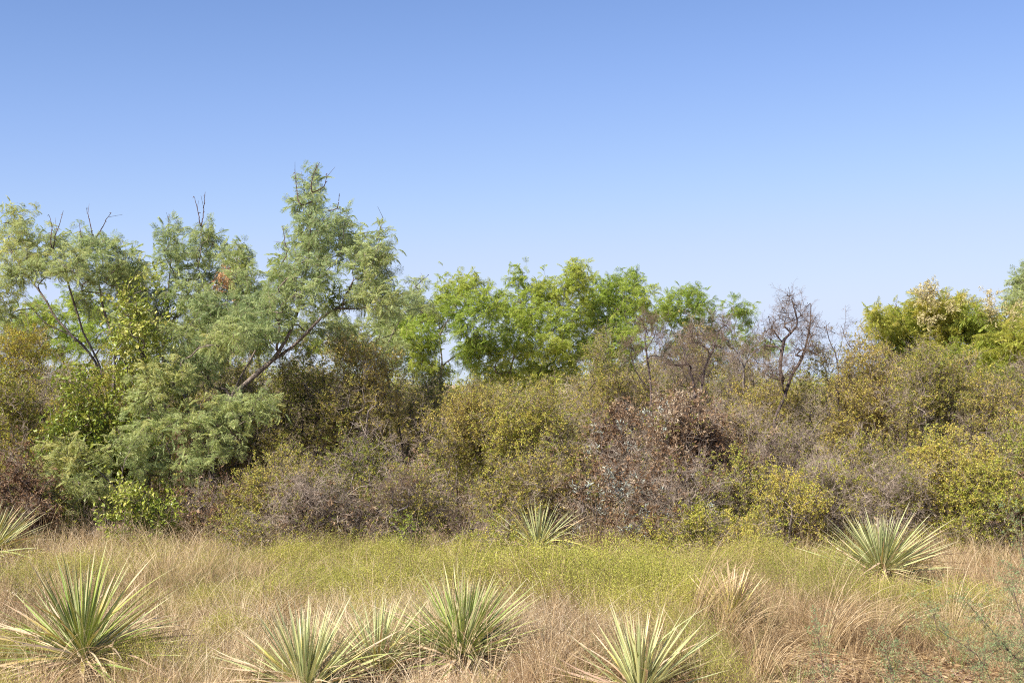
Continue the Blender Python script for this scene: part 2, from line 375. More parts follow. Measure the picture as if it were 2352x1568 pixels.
def tuft_mesh(mat, n=40, L0=(.25, .5), spread=.5, wd=.0035, sag=1.0, lean=(0, 0), rad=.04, seg=5):
    A = Acc()
    for i in range(n):
        a = U(0, 6.283); p = np.array([math.cos(a), math.sin(a), 0]) * rad * U(0, 1)
        d = unit(np.array([math.cos(a) * spread * U(.1, 1) + lean[0], math.sin(a) * spread * U(.1, 1) + lean[1], 1.0]))
        ln = U(*L0); sd_ = unit(np.cross(d, rv())) ; sgd = sag * U(.3, 1.3); v_ = U(-.9, .9)
        vs = []; 
        for s_ in range(seg + 1):
            w = wd * (1 - .8 * s_ / seg) * .5
            vs += [p - sd_ * w, p + sd_ * w]
            d = unit(d + np.array([d[0] * .12, d[1] * .12, -sgd * .16 * (s_ + .5) / seg * 2]))
            p = p + d * ln / seg
            if p[2] < .006: p[2] = .006
        A.add(vs, [(2 * j, 2 * j + 1, 2 * j + 3, 2 * j + 2) for j in range(seg)], 0.0, v_)
    return A.mesh('grass_tuft', mat)
library('straw', [tuft_mesh(M['straw'], 26, (.18, .42), .7, .0036, 1.0) for _ in range(5)])
library('straw_long', [tuft_mesh(M['straw'], 15, (.45, .95), .45, .0036, 1.25, lean=(.22, 0), seg=8) for _ in range(8)])
library('blade', [tuft_mesh(M['grass'], 26, (.12, .3), .6, .003, .8) for _ in range(4)])
def litter_mesh(mat):
    A = Acc()
    for i in range(46):
        p = np.array([U(-.14, .14), U(-.14, .14), U(.004, .035)]); a = U(0, 6.283)
        A.leaf(p, (math.cos(a), math.sin(a), U(-.1, .25)), rv(), U(.015, .06), U(.002, .005) if i % 4 else .010, bend=U(-.4, .4), va=U(-.9, .9))
    return A.mesh('dry_litter', mat)
library('litter', [litter_mesh(M['straw']) for _ in range(5)])
library('litter_brown', [litter_mesh(M['dead']) for _ in range(4)])

# ------------------------------------------------------------------ branching
def smooth_poly(P, step):
    P = np.asarray(P, float); out = [P[0]]
    n = len(P)
    for i in range(n - 1):
        p0 = P[max(i - 1, 0)]; p1 = P[i]; p2 = P[i + 1]; p3 = P[min(i + 2, n - 1)]
        m_ = max(1, int(np.linalg.norm(p2 - p1) / step))
        for j in range(1, m_ + 1):
            t = j / m_
            out.append(.5 * ((2 * p1) + (-p0 + p2) * t + (2 * p0 - 5 * p1 + 4 * p2 - p3) * t * t + (-p0 + 3 * p1 - 3 * p2 + p3) * t ** 3))
    return np.array(out)

def grow(base, guides, targets, step=.12, rtip=.0018, expo=2.25, wob=.10, maxr=None):
    """skeleton: nodes, parents, radii, depth. guides are stout limbs; every target is reached by a twig"""
    cap = 60000
    P = np.zeros((cap, 3)); par = np.full(cap, -1); isg = np.zeros(cap, bool); n = 1
    P[0] = base
    for g in guides:
        g = smooth_poly(g, step)
        d = np.linalg.norm(P[:n] - g[0], axis=1); j = int(d.argmin()); prev = j
        st = 0 if d[j] > step * .6 else 1
        for q in g[st:]:
            P[n] = q + rv(step * wob * .35); par[n] = prev; isg[n] = True; prev = n; n += 1
    T = np.asarray(targets)
    if len(T):
        T = T[np.argsort(np.linalg.norm(T - base, axis=1) + rng.normal(0, .1, len(T)))]
    dist0 = np.zeros(cap)
    for i in range(1, n): dist0[i] = dist0[par[i]] + np.linalg.norm(P[i] - P[par[i]])
    for t in T:
        d = np.linalg.norm(P[:n] - t, axis=1)
        j = int((d + 0.12 * dist0[:n] + .25 * np.maximum(0, P[:n, 2] - t[2])).argmin()); dd = d[j]
        if dd < .03: continue
        pd = unit(P[j] - P[par[j]]) if par[j] >= 0 else np.array([0, 0, 1.])
        c = P[j] + pd * dd * .35 + rv(dd * wob)
        m_ = max(1, int(math.ceil(dd / step))); prev = j
        for s_ in range(1, m_ + 1):
            u_ = s_ / m_
            q = (1 - u_) ** 2 * P[j] + 2 * u_ * (1 - u_) * c + u_ * u_ * t
            if s_ < m_: q = q + rv(step * wob * .8)
            P[n] = q; par[n] = prev; dist0[n] = dist0[prev] + np.linalg.norm(q - P[prev]); prev = n; n += 1
    P = P[:n]; par = par[:n]; isg = isg[:n]
    acc = np.zeros(n); has = np.zeros(n, bool); has[par[1:]] = True
    acc[~has] = rtip ** expo
    for i in range(n - 1, 0, -1): acc[par[i]] += acc[i]
    R = acc ** (1 / expo)
    if maxr: R = np.minimum(R, maxr)
    return P, par, R, ~has

def tubes(name, P, par, R, idx, mat, parent, off, sides=5, rmin=0.0):
    idx = np.array([i for i in idx if par[i] >= 0 and R[i] >= rmin])
    if not len(idx): return None
    D = np.zeros_like(P); pi = par[1:]
    D[1:] = P[1:] - P[pi]; D[0] = (0, 0, 1)
    D /= np.linalg.norm(D, axis=1)[:, None] + 1e-9
    main = {}
    for i in range(1, len(P)):
        p = par[i]
        if p not in main or R[i] > R[main[p]]: main[p] = i
    ismain = np.array([main[par[i]] == i for i in idx])
    def ring(c, d, r, s):
        ref = np.array([0.35, 0.9, 0.12]); u = np.cross(d, ref); nn = np.linalg.norm(u, axis=1)[:, None]
        u = u / (nn + 1e-9); w = np.cross(d, u)
        t = np.arange(s) * 2 * math.pi / s
        return c[:, None] + r[:, None, None] * (np.cos(t)[None, :, None] * u[:, None] + np.sin(t)[None, :, None] * w[:, None])
    V = []; Fq = []; b = 0
    for sel, s in ((R[idx] > .010, 8), (R[idx] <= .010, 3)):
        I = idx[sel]
        if not len(I): continue
        mn = ismain[sel]; pp = par[I]
        dA = np.where(mn[:, None], D[pp], D[I]); rA = np.where(mn, R[pp], R[I] * 1.05)
        rA = np.minimum(rA, R[I] * 1.6)
        A_ = ring(P[pp], dA, rA, s); B_ = ring(P[I], D[I], R[I], s)
        m_ = len(I); V.append(np.concatenate([A_, B_], 1).reshape(-1, 3))
        k = np.arange(s); q = np.stack([k, (k + 1) % s, s + (k + 1) % s, s + k], 1)
        Fq.append((q[None] + (b + np.arange(m_) * 2 * s)[:, None, None]).reshape(-1, 4)); b += m_ * 2 * s
    V = np.concatenate(V) - np.asarray(off); Fq = np.concatenate(Fq)
    me = bpy.data.meshes.new(name); me.vertices.add(len(V)); me.vertices.foreach_set('co', V.astype('f').ravel())
    me.loops.add(Fq.size); me.loops.foreach_set('vertex_index', Fq.astype('i').ravel())
    me.polygons.add(len(Fq)); me.polygons.foreach_set('loop_start', (np.arange(len(Fq)) * 4).astype('i'))
    me.polygons.foreach_set('use_smooth', np.ones(len(Fq), bool))
    me.update(); me.materials.append(mat)
    return obj(name, me, parent)

def split_limbs(P, par, R, want=5, frac=.45):
    """the trunk and the largest subtrees leaving it: each gets its own mesh"""
    n = len(P); kids = [[] for _ in range(n)]
    for i in range(1, n): kids[par[i]].append(i)
    tr = [0]; c = 0
    while kids[c]:
        c = max(kids[c], key=lambda i: R[i]); tr.append(c)
        if R[c] < R[tr[1]] * frac: break
    trs = set(tr); roots = [k for t in tr for k in kids[t] if k not in trs]
    roots.sort(key=lambda i: -R[i])
    lab = np.zeros(n, int)
    for j, r in enumerate(roots[:want]): lab[r] = 1 + j
    for i in range(1, n):
        if lab[i] == 0 and par[i] >= 0 and lab[par[i]]: lab[i] = lab[par[i]]
    return lab

def ell(px, py, rx, ry, d, n, dd=0.0, shell=0.0):
    """n points in an ellipsoid traced around a clump, in metres at its own distance"""
    d = d + dd; v = rng.normal(0, 1, (n, 3)); v /= np.linalg.norm(v, axis=1)[:, None]
    r = U(shell ** 3, 1, n) ** (1 / 3)
    a = rx * d / F; c = ry * d / F; b = (a + c) / 2
    return np.stack([wx(px, d) + v[:, 0] * r * a, d + v[:, 1] * r * b, wz(py, d) + v[:, 2] * r * c], 1)

def dirs_at(P, par):
    D = np.zeros_like(P); D[1:] = P[1:] - P[par[1:]]; D[0] = (0, 0, 1)
    return D / (np.linalg.norm(D, axis=1)[:, None] + 1e-9)
def eul(D, n=None):
    n = len(D); yaw = np.arctan2(D[:, 1], D[:, 0]); el = np.arctan2(D[:, 2], np.hypot(D[:, 0], D[:, 1]))
    return np.stack([U(0, 6.283, n), -el, yaw], 1)
def clump_tint(P, sc, seed, lo, hi):
    s = np.random.default_rng(seed); f = s.normal(0, 1, (5, 3)) * sc; ph = s.uniform(0, 6.28, 5)
    t = np.sin(P @ f.T + ph).sum(1) / 5 * 1.6 * .5 + .5
    return lo + (hi - lo) * np.clip(t, 0, 1)

def mesquite(name, label, base, d, guides, clumps, kind, per=70, dens=1.7, tint=(.15, .75), bare=(), barkm='bark', group=None,
             depth=.7, parts=0, extra=(), fs=1.0, rtip=.0020):
    """base=(px,py on ground or None); guides and clumps are traced as (px,py[,depth offset])"""
    gy = dg(base[1]) if base[1] else d
    b = np.array([wx(base[0], d), d, 0.0]); b[2] = gz(b[0], b[1]) - .03
    G = [np.array([[wx(p[0], d + (p[2] if len(p) > 2 else 0)), d + (p[2] if len(p) > 2 else 0), max(wz(p[1], d), b[2])] for p in g]) for g in guides]
    t = empty(name, b, label, 'tree', group)
    T = []
    for c in clumps:
        dd = c[4] if len(c) > 4 else U(-depth, depth)
        n = max(8, int((1.35 if dd > -.75 else .75) * per * (c[2] * c[3]) / 2500.0))
        T.append(ell(c[0], c[1], c[2] * 1.08, c[3] * 1.08, d, int(n * .8), dd)); T.append(ell(c[0], c[1], c[2] * 1.5, c[3] * 1.45, d, int(n * .25), dd))
    T = np.concatenate(T)
    P, par, R, tip = grow(b, G, T, step=.11, rtip=rtip)
    lab = split_limbs(P, par, R)
    for l in range(lab.max() + 1):
        I = np.where(lab == l)[0]
        tubes('trunk' if l == 0 else 'limb', P, par, R, I, M[barkm], t, b)
    # bare leader twigs above the crown
    for g in bare:
        q = np.array([[wx(p[0], d), d - .1, wz(p[1], d)] for p in g]); 
        j = int(np.linalg.norm(P - q[0], axis=1).argmin())
        q = np.concatenate([P[j][None], q]); q = smooth_poly(q, .05)
        A = Acc(); m_ = len(q)
        for i in range(m_ - 1):
            a_, b_ = q[i] + rv(.004) - b, q[i + 1] - b
            A.prism(a_, b_, .007 * (1 - i / m_) + .002, .007 * (1 - (i + 1) / m_) + .002)
            if i % 2 == 1:
                A.prism(b_, b_ + unit(rv() + np.array([0, 0, .3])) * U(.015, .035), .006, .003)
            if i % 5 == 4:
                e_ = b_ + unit(rv(.6) + np.array([0, 0, 1])) * U(.10, .2)
                A.prism(b_, e_, .003, .0015)
        obj('bare_twig', A.mesh('bare_twig', M['twigdark']), t)
    D = dirs_at(P, par)
    I = np.where((R < .0065))[0]
    # drop nodes on the way to the crown that are far from any clump: keep twig nodes only
    I = np.repeat(I, rng.poisson(dens * (1.5 if kind == 'blue' else 2.3), len(I)))
    n = len(I); pts = P[I] + rng.normal(0, .035, (n, 3))
    rad = rng.normal(0, 1, (n, 3)); dr = D[I] * .4 + rad * .6; dr[:, 2] = dr[:, 2] * .9 - .08
    rot = eul(dr); rot[:, 0] = rng.normal(0, .9, n)
    sc = U(.75, 1.25, n) * fs
    tt = clump_tint(pts, 2.2, int(abs(b[0]) * 100) + 5, *tint) + rng.normal(0, .09, n)
    key = {'blue': 'frond_blue', 'green': 'frond_green', 'yellow': 'frond_yellow'}[kind]
    if parts:
        # the fronds nearest the camera are leaves of their own
        o_ = np.argsort(pts[:, 1] + rng.normal(0, .12, n)); pk = o_[:parts]; rest = o_[parts:]
        ms = LIB[key][1]
        for i in pk:
            f = obj('leaf', ms[int(rng.integers(0, len(ms)))], t, pts[i] - b, rot[i], float(sc[i])); f['tint'] = float(tt[i])
        pts, rot, sc, tt = pts[rest], rot[rest], sc[rest], tt[rest]
    scatter('crown', key, pts - b, rot, sc, tt, t)
    for (key2, cl, cnt, tn, s2) in extra:
        T2 = np.concatenate([ell(c[0], c[1], c[2], c[3], d, cnt, c[4] if len(c) > 4 else -.2) for c in cl])
        dd2 = rng.normal(0, 1, T2.shape); dd2[:, 2] += .3
        scatter('foliage', key2, T2 - b, eul(dd2), U(.8, 1.2, len(T2)) * s2, U(tn[0], tn[1], len(T2)), t)
    return t
M['twigdark'] = bark_mat('dark_twig', (0.06, 0.035, 0.035), (0.16, 0.10, 0.09), 60)

NPLANT = 0
def shrub(name, label, px, top, hw, d, mix, base_py=None, per=1.0, tint=(.2, .8), stems=5, bark='bark_grey', group=None,
          bottom=0.12, leafparts=0, cat='shrub', twig_s=.95, arch=.0, subn=8, front=False):
    """multi-stemmed shrub; mix = {library: twigs per skeleton node}"""
    x0 = wx(px, d); w = hw * d / F; h = wz(top, d) * .99; dep = min(max(w, .45), .85)
    b = np.array([x0, d, 0.0]); b[2] = float(gz(x0, d)) - .02
    t = empty(name, b, label, cat, group)
    subs = []
    for i in range(subn):
        u_ = (i + .5) / subn * 2 - 1; fz = U(.75, 1.0) if i % 2 else U(.2, .65)
        hx = h * math.sqrt(max(.12, 1 - .55 * u_ * u_))
        subs.append((x0 + u_ * w * .8, d + U(-.6, .5) * dep, max(bottom, hx * fz * .85), w * U(.32, .5), h * U(.16, .26)))
    subs.append((x0 + U(-.25, .25) * w, d, h * .82, w * .45, h * .2))
    subs.append((x0, d + .15, h * .5, w * .6, h * .3))
    vol = w * h
    nt = int(210 * per * (.5 + vol))
    T = []
    for s_ in subs:
        v = rng.normal(0, 1, (nt // len(subs) + 2, 3)); v /= np.linalg.norm(v, axis=1)[:, None]; r = U(0.05, 1, len(v)) ** (1 / 3)
        q = np.stack([s_[0] + v[:, 0] * r * s_[3], s_[1] + v[:, 1] * r * (s_[3] + dep) * .6, s_[2] + v[:, 2] * r * s_[4]], 1)
        T.append(q)
    for s_ in subs:
        v = rng.normal(0, 1, (max(3, nt // len(subs) // 6), 3)); v[:, 2] = np.abs(v[:, 2]) * 1.3; v /= np.linalg.norm(v, axis=1)[:, None]; rr = U(1.0, 1.4, len(v))
        T.append(np.stack([s_[0] + v[:, 0] * rr * s_[3], s_[1] + v[:, 1] * rr * (s_[3] + dep) * .6, s_[2] + v[:, 2] * rr * s_[4]], 1))
    T = np.concatenate(T); T = T[T[:, 2] > bottom * .4]
    G = []
    for i in range(stems):
        a = U(0, 6.283); u_ = (i + .5) / stems * 2 - 1
        e = np.array([x0 + u_ * w * .75, d + U(-.7, .5) * dep, h * U(.5, .85) * (1 - .3 * u_ * u_)])
        m_ = b + (e - b) * .5 + np.array([u_ * w * .12, U(-.1, .1), -.05 + arch]) + rv(.05)
        G.append([b + np.array([u_ * .05, U(-.05, .05), 0]), b + (m_ - b) * .5 + rv(.05), m_, e])
    P, par, R, tip = grow(b, G, T, step=.10, rtip=.0027, expo=2.1, wob=.2, maxr=.035)
    lab = split_limbs(P, par, R, want=stems, frac=.3)
    for l in range(lab.max() + 1):
        I = np.where(lab == l)[0]
        tubes('stem', P, par, R, I, M[bark], t, b)
    D = dirs_at(P, par); cen = np.array([x0, d, h * .4])
    for kk, (key, dens) in enumerate(mix.items()):
        I = np.where((R < .010) & (P[:, 2] > bottom * .6))[0]
        # each kind of twig favours its own patches of the plant
        tn = clump_tint(P[I], 3.0, int(abs(px) * 7 + kk * 31) % 9973, 0, 1)
        I = np.repeat(I, rng.poisson((dens * .55 if key == 'bare' else dens * 1.75) * (.08 + 2.5 * tn ** 2)))
        n = len(I)
        if n == 0: continue
        pts = P[I] + rng.normal(0, .03, (n, 3))
        o_ = (pts - cen); o_ /= np.linalg.norm(o_, axis=1)[:, None] + 1e-9
        dr = D[I] * .5 + o_ * .5 + rng.normal(0, .55, (n, 3)); dr[:, 2] += .12
        rot = eul(dr); sc = U(.7, 1.25, n) * twig_s
        tt = clump_tint(pts, 2.5, int(abs(px) + kk * 17), *tint) + rng.normal(0, .10, n)
        if key == 'broad' and leafparts:
            pass
        scatter('foliage' if key != 'bare' else 'twigs', key, pts - b, rot, sc, tt, t)
    if leafparts:
        LV = LEAFMESH
        I = np.where(R < .008)[0]; q = np.argsort(P[I, 1] + rng.normal(0, .15, len(I)))
        I = I[q[:leafparts]]
        for i in I:
            dr = unit(rv() + np.array([0, -.5, .1])); e = eul(dr[None])[0]
            f = obj('leaf', LV[int(rng.integers(0, len(LV)))], t, P[i] - b + rv(.03) + np.array([0, -.03, 0]), e, float(U(.8, 1.3)))
            f['tint'] = float(U(.2, 1.0) ** 1.3)
    return t
LEAFMESH = []
for _ in range(4):
    A = Acc(); A.prism((0, 0, 0), (.012, 0, .002), .0010, .0008)
    A.leaf((.012, 0, .002), (1, 0, U(-.3, .1)), (0, 1, 0), .062, .034, bend=U(-.35, .1), va=0, wide=True)
    LEAFMESH.append(A.mesh('broad_leaf', M['broad']))

# ------------------------------------------------------------------ ground
def ground():
    xs = np.concatenate([-np.geomspace(1500, 14, 14), np.linspace(-12, 12, 97), np.geomspace(14, 1500, 14)])
    ys = np.concatenate([[-200, -40, -8], np.linspace(0, 30, 121), np.geomspace(34, 2500, 16)])
    X, Y = np.meshgrid(xs, ys); near = np.exp(-((np.abs(X) / 14) ** 4 + (np.maximum(np.abs(Y - 12) - 4, 0) / 18) ** 4))
    Z = gz(X, Y) * near - 0.002 * np.maximum(Y - 30, 0) * 1.2
    Z = np.maximum(Z, -1.5)
    V = np.stack([X, Y, Z], -1).reshape(-1, 3); nx = len(xs); ny = len(ys)
    i, j = np.meshgrid(np.arange(nx - 1), np.arange(ny - 1)); a = (j * nx + i).ravel()
    Fc = np.stack([a, a + 1, a + 1 + nx, a + nx], 1)
    me = bpy.data.meshes.new('ground'); me.from_pydata(V.tolist(), [], Fc.tolist()); me.materials.append(M['soil'])
    me.polygons.foreach_set('use_smooth', [True] * len(me.polygons))
    o = obj('ground', me); tag(o, kind='structure'); return o
ground()

# ------------------------------------------------------------------ the two distances of brush behind everything
def far_fill():
    pts = []; key = 'olive'
    n = 9000
    y = U(21.5, 44, n); x = U(-1, 1, n) * (y * .40 + 1.2)
    top = 1.25 + .22 * np.sin(x * .9) + .18 * np.sin(x * 2.7 + 1)
    z = top * np.sqrt(U(0, 1, n))
    P = np.stack([x, y, z], 1)
    d_ = rng.normal(0, 1, (n, 3)); d_[:, 2] += .4
    scatter('background_brush', 'olive', P, eul(d_), U(1.3, 2.1, n), clump_tint(P, .8, 3, .0, .6), None,
            'low olive brush filling the ground far behind the front shrubs', 'undergrowth')
    n = 2600
    y = U(21, 33, n); x = U(-1, 1, n) * (y * .40 + 1.2); z = (1.2 + .25 * np.sin(x * 1.3)) * np.sqrt(U(0, 1, n))
    P = np.stack([x, y, z], 1); d_ = rng.normal(0, 1, (n, 3))
    scatter('background_twigs', 'bare', P, eul(d_), U(1.2, 2.0, n), U(0, 1, n), None,
            'grey tangle of dry twigs in the brush far behind', 'undergrowth')
def far_band():
    n = 7000; y = U(44, 75, n); x = U(-1, 1, n) * (y * .40 + 2)
    z = (2.0 + .35 * np.sin(x * .35) + .25 * np.sin(x * 1.1 + 1)) * np.sqrt(U(0, 1, n))
    P = np.stack([x, y, z], 1); d_ = rng.normal(0, 1, (n, 3))
    scatter('distant_brush', 'lime', P, eul(d_), U(2.2, 4.0, n), clump_tint(P, .5, 3, .0, .4), None,
            'pale green far brush glimpsed through gaps in the thicket', 'undergrowth')
far_fill()
far_band()

# ------------------------------------------------------------------ mesquite trees
mesquite('mesquite_tree', 'tallest mesquite, its dark trunk leaning right under a feathery spire', (488, 1240), 16.3,
    [[(488, 1240), (485, 1150), (488, 1065), (498, 975), (530, 915), (580, 868), (624, 828), (656, 780), (680, 722), (695, 660), (706, 600), (712, 520), (716, 440)],
     [(610, 840), (650, 812), (696, 775, -.1), (736, 731, -.15), (784, 703, -.1), (835, 675, 0), (862, 620, .1)],
     [(488, 1065), (455, 990, -.2), (425, 915, -.3), (405, 840, -.3), (430, 760, -.1), (470, 700, 0)],
     [(530, 915), (560, 850, .1), (590, 800, .2), (600, 730, .2)],
     [(684, 710), (735, 640), (780, 580), (790, 510)]],
    [(712, 425, 24, 34), (705, 475, 34, 34), (735, 510, 34, 34), (785, 515, 26, 34), (800, 555, 34, 30), (690, 545, 30, 40), (735, 575, 46, 34), (860, 560, 36, 36),
     (870, 620, 30, 40), (840, 600, 36, 40), (700, 620, 50, 32), (655, 650, 40, 34), (640, 700, 50, 34), (700, 680, 40, 26), (850, 665, 50, 36), (885, 690, 30, 30), (800, 690, 36, 28),
     (570, 720, 52, 38), (520, 770, 50, 40), (600, 770, 42, 30), (470, 720, 40, 40), (430, 790, 42, 50), (440, 860, 48, 48), (400, 850, 38, 38, -.8), (350, 880, 42, 40, -.9), (330, 930, 36, 30, -.9),
     (480, 800, 38, 40), (350, 1020, 44, 52, -1.0), (330, 1060, 40, 34, -1.0), (400, 980, 40, 38, -1.0), (440, 1060, 44, 42, -1.0), (460, 960, 36, 36, -.9),
     (510, 1010, 40, 48, -.9), (560, 930, 46, 34, -.9), (610, 930, 34, 30, -.9), (520, 940, 30, 30), (560, 640, 28, 30, .7), (730, 750, 40, 20, .4), (780, 770, 34, 20, .4)],
    'blue', per=62, dens=1.55, tint=(.1, .75), parts=290,
    bare=[[(690, 470), (682, 430), (678, 390)], [(716, 430), (722, 400), (735, 374)], [(745, 430), (752, 400)], [(775, 480), (780, 452)], [(872, 540), (880, 500)], [(660, 590), (654, 540), (650, 520)]],
    extra=[('broad', [(755, 690, 22, 24, -.1)], 30, (.0, .4), .7)])
mesquite('mesquite_tree', 'spreading mesquite at the left edge with many thin bare-barked limbs', (262, 1215), 17.0,
    [[(262, 1215), (262, 1100), (252, 980), (238, 880), (205, 810), (165, 770), (120, 720), (90, 670), (50, 620), (20, 570)],
     [(245, 900), (225, 830), (190, 760), (170, 700), (150, 640), (125, 590)],
     [(252, 960), (262, 860), (262, 790), (240, 720), (225, 650), (215, 590)],
     [(165, 770), (110, 745), (60, 700), (10, 690)],
     [(262, 860), (290, 790), (310, 730), (322, 700), (318, 650), (300, 600)],
     [(120, 720), (75, 700), (30, 650), (-10, 630)]],
    [(30, 505, 32, 30), (50, 560, 34, 32), (15, 580, 34, 34), (60, 615, 36, 30), (115, 565, 44, 34), (105, 615, 40, 28), (165, 600, 32, 30), (205, 560, 34, 32), (250, 585, 44, 36),
     (200, 620, 40, 34), (300, 600, 34, 32), (265, 650, 44, 40), (310, 660, 36, 40), (210, 690, 34, 30), (5, 700, 30, 40), (330, 720, 36, 30), (20, 640, 30, 30), (300, 730, 40, 34)],
    'blue', per=58, dens=1.55, tint=(.3, .95), depth=.8, parts=150,
    bare=[[(120, 560), (122, 520), (115, 495)], [(130, 545), (142, 510), (148, 485)], [(215, 540), (208, 505), (202, 482)], [(235, 530), (250, 500), (258, 490)], [(190, 550), (186, 515)]])
mesquite('mesquite_tree', 'upright mesquite with two tall bare twigs, between the left and tallest mesquites', (372, 1225), 17.5,
    [[(372, 1225), (372, 1100), (375, 980), (378, 880), (376, 790), (395, 740), (425, 690), (445, 640), (458, 580), (462, 520)],
     [(376, 800), (385, 740), (385, 680), (388, 620), (392, 560)],
     [(425, 690), (480, 650), (520, 620), (540, 580)]],
    [(392, 535, 26, 30), (385, 585, 32, 34), (420, 580, 24, 24), (465, 545, 28, 34), (490, 570, 26, 30), (470, 610, 36, 32), (400, 640, 36, 34), (440, 680, 44, 34), (535, 580, 32, 28),
     (560, 600, 20, 20), (505, 660, 40, 34), (540, 690, 40, 34), (370, 700, 40, 36), (400, 760, 44, 34), (340, 800, 34, 34), (490, 740, 40, 30), (560, 740, 40, 30)],
    'blue', per=60, dens=1.5, tint=(.15, .8), depth=.6,
    bare=[[(462, 520), (455, 480), (447, 452)], [(464, 520), (470, 480), (473, 442)], [(390, 530), (390, 492)]],
    extra=[('peach', [(510, 625, 10, 26, -.3), (515, 655, 12, 16, -.3)], 12, (.1, .8), .9)])
mesquite('mesquite_tree', 'low mesquite with feathery grey green sprays beside the left edge yucca', (215, 1235), 14.9,
    [[(282, 1230), (280, 1142), (282, 1082), (300, 1034), (330, 990)],
     [(280, 1130), (240, 1090), (200, 1060), (150, 1050), (110, 1080)],
     [(240, 1090), (200, 1110), (150, 1130)]],
    [(150, 1030, 42, 34), (120, 1080, 50, 34), (70, 1110, 40, 30), (190, 1060, 40, 30), (170, 1120, 50, 34), (230, 1130, 40, 34), (110, 1150, 50, 24), (40, 1140, 30, 26), (200, 1180, 34, 24), (240, 1060, 34, 30), (300, 1010, 34, 30)],
    'blue', per=40, dens=1.0, tint=(.3, .9), depth=.35, parts=140)
mesquite('mesquite_tree', 'small grey green mesquite just right of the tallest mesquite', (900, 1100), 20.0,
    [[(900, 1140), (895, 900), (880, 820), (905, 760), (940, 700), (975, 650)],
     [(895, 880), (850, 810), (820, 780)]],
    [(945, 665, 22, 26), (925, 700, 34, 28), (880, 730, 34, 30), (830, 760, 44, 30), (790, 800, 40, 26), (850, 810, 44, 30), (900, 790, 36, 30), (760, 740, 30, 26), (970, 700, 22, 22)],
    'blue', per=60, dens=1.7, tint=(.3, .85), bare=[[(955, 660), (975, 640), (985, 632)]])
mesquite('mesquite_tree', 'bright green mesquite left in the row standing behind the shrubs', (1010, 1060), 25.5,
    [[(1010, 1090), (1010, 900), (1015, 830), (1010, 770), (1040, 720), (1065, 660)],
     [(1015, 860), (970, 820), (940, 770), (920, 740)],
     [(1012, 840), (1070, 800), (1110, 760), (1120, 700)]],
    [(1045, 655, 34, 28), (1090, 660, 34, 28), (1030, 690, 30, 26), (1070, 700, 44, 30), (1120, 690, 34, 30), (1000, 730, 36, 32), (940, 720, 46, 34), (905, 760, 40, 34), (960, 770, 46, 34), (980, 810, 40, 28), (1070, 745, 30, 24),
     (1110, 770, 30, 26), (930, 820, 44, 26), (990, 850, 44, 24), (1090, 790, 30, 22)],
    'green', per=72, dens=1.3, tint=(.2, .82), fs=1.15)
mesquite('mesquite_tree', 'largest bright green mesquite, rounded crown with a small domed tuft on top', (1195, 1060), 26.0,
    [[(1195, 1080), (1190, 930), (1170, 870), (1185, 800), (1200, 740), (1190, 670)],
     [(1190, 900), (1240, 860), (1280, 810), (1290, 740), (1310, 690), (1325, 640)],
     [(1192, 910), (1130, 870), (1090, 850), (1080, 820)],
     [(1240, 860), (1320, 830), (1350, 790)]],
    [(1190, 640, 26, 24), (1200, 680, 28, 24), (1250, 660, 36, 26), (1300, 640, 26, 24), (1330, 622, 26, 24), (1330, 650, 26, 24), (1270, 690, 38, 26), (1170, 720, 44, 30), (1230, 725, 46, 30), (1300, 735, 44, 34), (1190, 765, 50, 32),
     (1250, 790, 54, 34), (1310, 790, 44, 34), (1150, 800, 44, 30), (1080, 815, 44, 26), (1190, 845, 54, 28), (1290, 840, 50, 26), (1130, 860, 44, 22), (1350, 720, 34, 30), (1240, 870, 60, 22)],
    'green', per=72, dens=1.3, tint=(.2, .82), fs=1.15)
mesquite('mesquite_tree', 'green mesquite right of the largest one, level rounded top against the sky', (1415, 1060), 26.5,
    [[(1415, 1080), (1412, 900), (1405, 820), (1410, 740), (1430, 690), (1440, 640)], [(1405, 820), (1370, 770), (1360, 720)]],
    [(1390, 660, 36, 28), (1440, 645, 38, 28), (1470, 675, 30, 28), (1420, 695, 50, 28), (1370, 700, 30, 28), (1460, 720, 38, 26), (1400, 750, 50, 34), (1370, 800, 44, 34), (1450, 780, 40, 30), (1420, 830, 50, 26)],
    'green', per=72, dens=1.3, tint=(.2, .82), fs=1.15)
mesquite('mesquite_tree', 'airy blue green mesquite seen between bare grey branches, far right of the row', (1600, 1060), 27.5,
    [[(1600, 1080), (1600, 900), (1592, 820), (1585, 740), (1580, 680)], [(1596, 850), (1640, 800), (1680, 760), (1700, 720)], [(1592, 820), (1550, 770), (1530, 720)]],
    [(1575, 670, 36, 24), (1600, 690, 34, 24), (1545, 700, 30, 26), (1520, 730, 28, 26), (1575, 720, 44, 28), (1620, 730, 30, 24), (1590, 770, 44, 30), (1695, 705, 26, 20), (1705, 730, 28, 24), (1660, 770, 34, 24), (1560, 810, 44, 28), (1640, 820, 44, 26), (1720, 790, 44, 22), (1500, 700, 22, 22), (1760, 800, 34, 18)],
    'green', per=54, dens=1.35, tint=(.0, .5), fs=1.15)
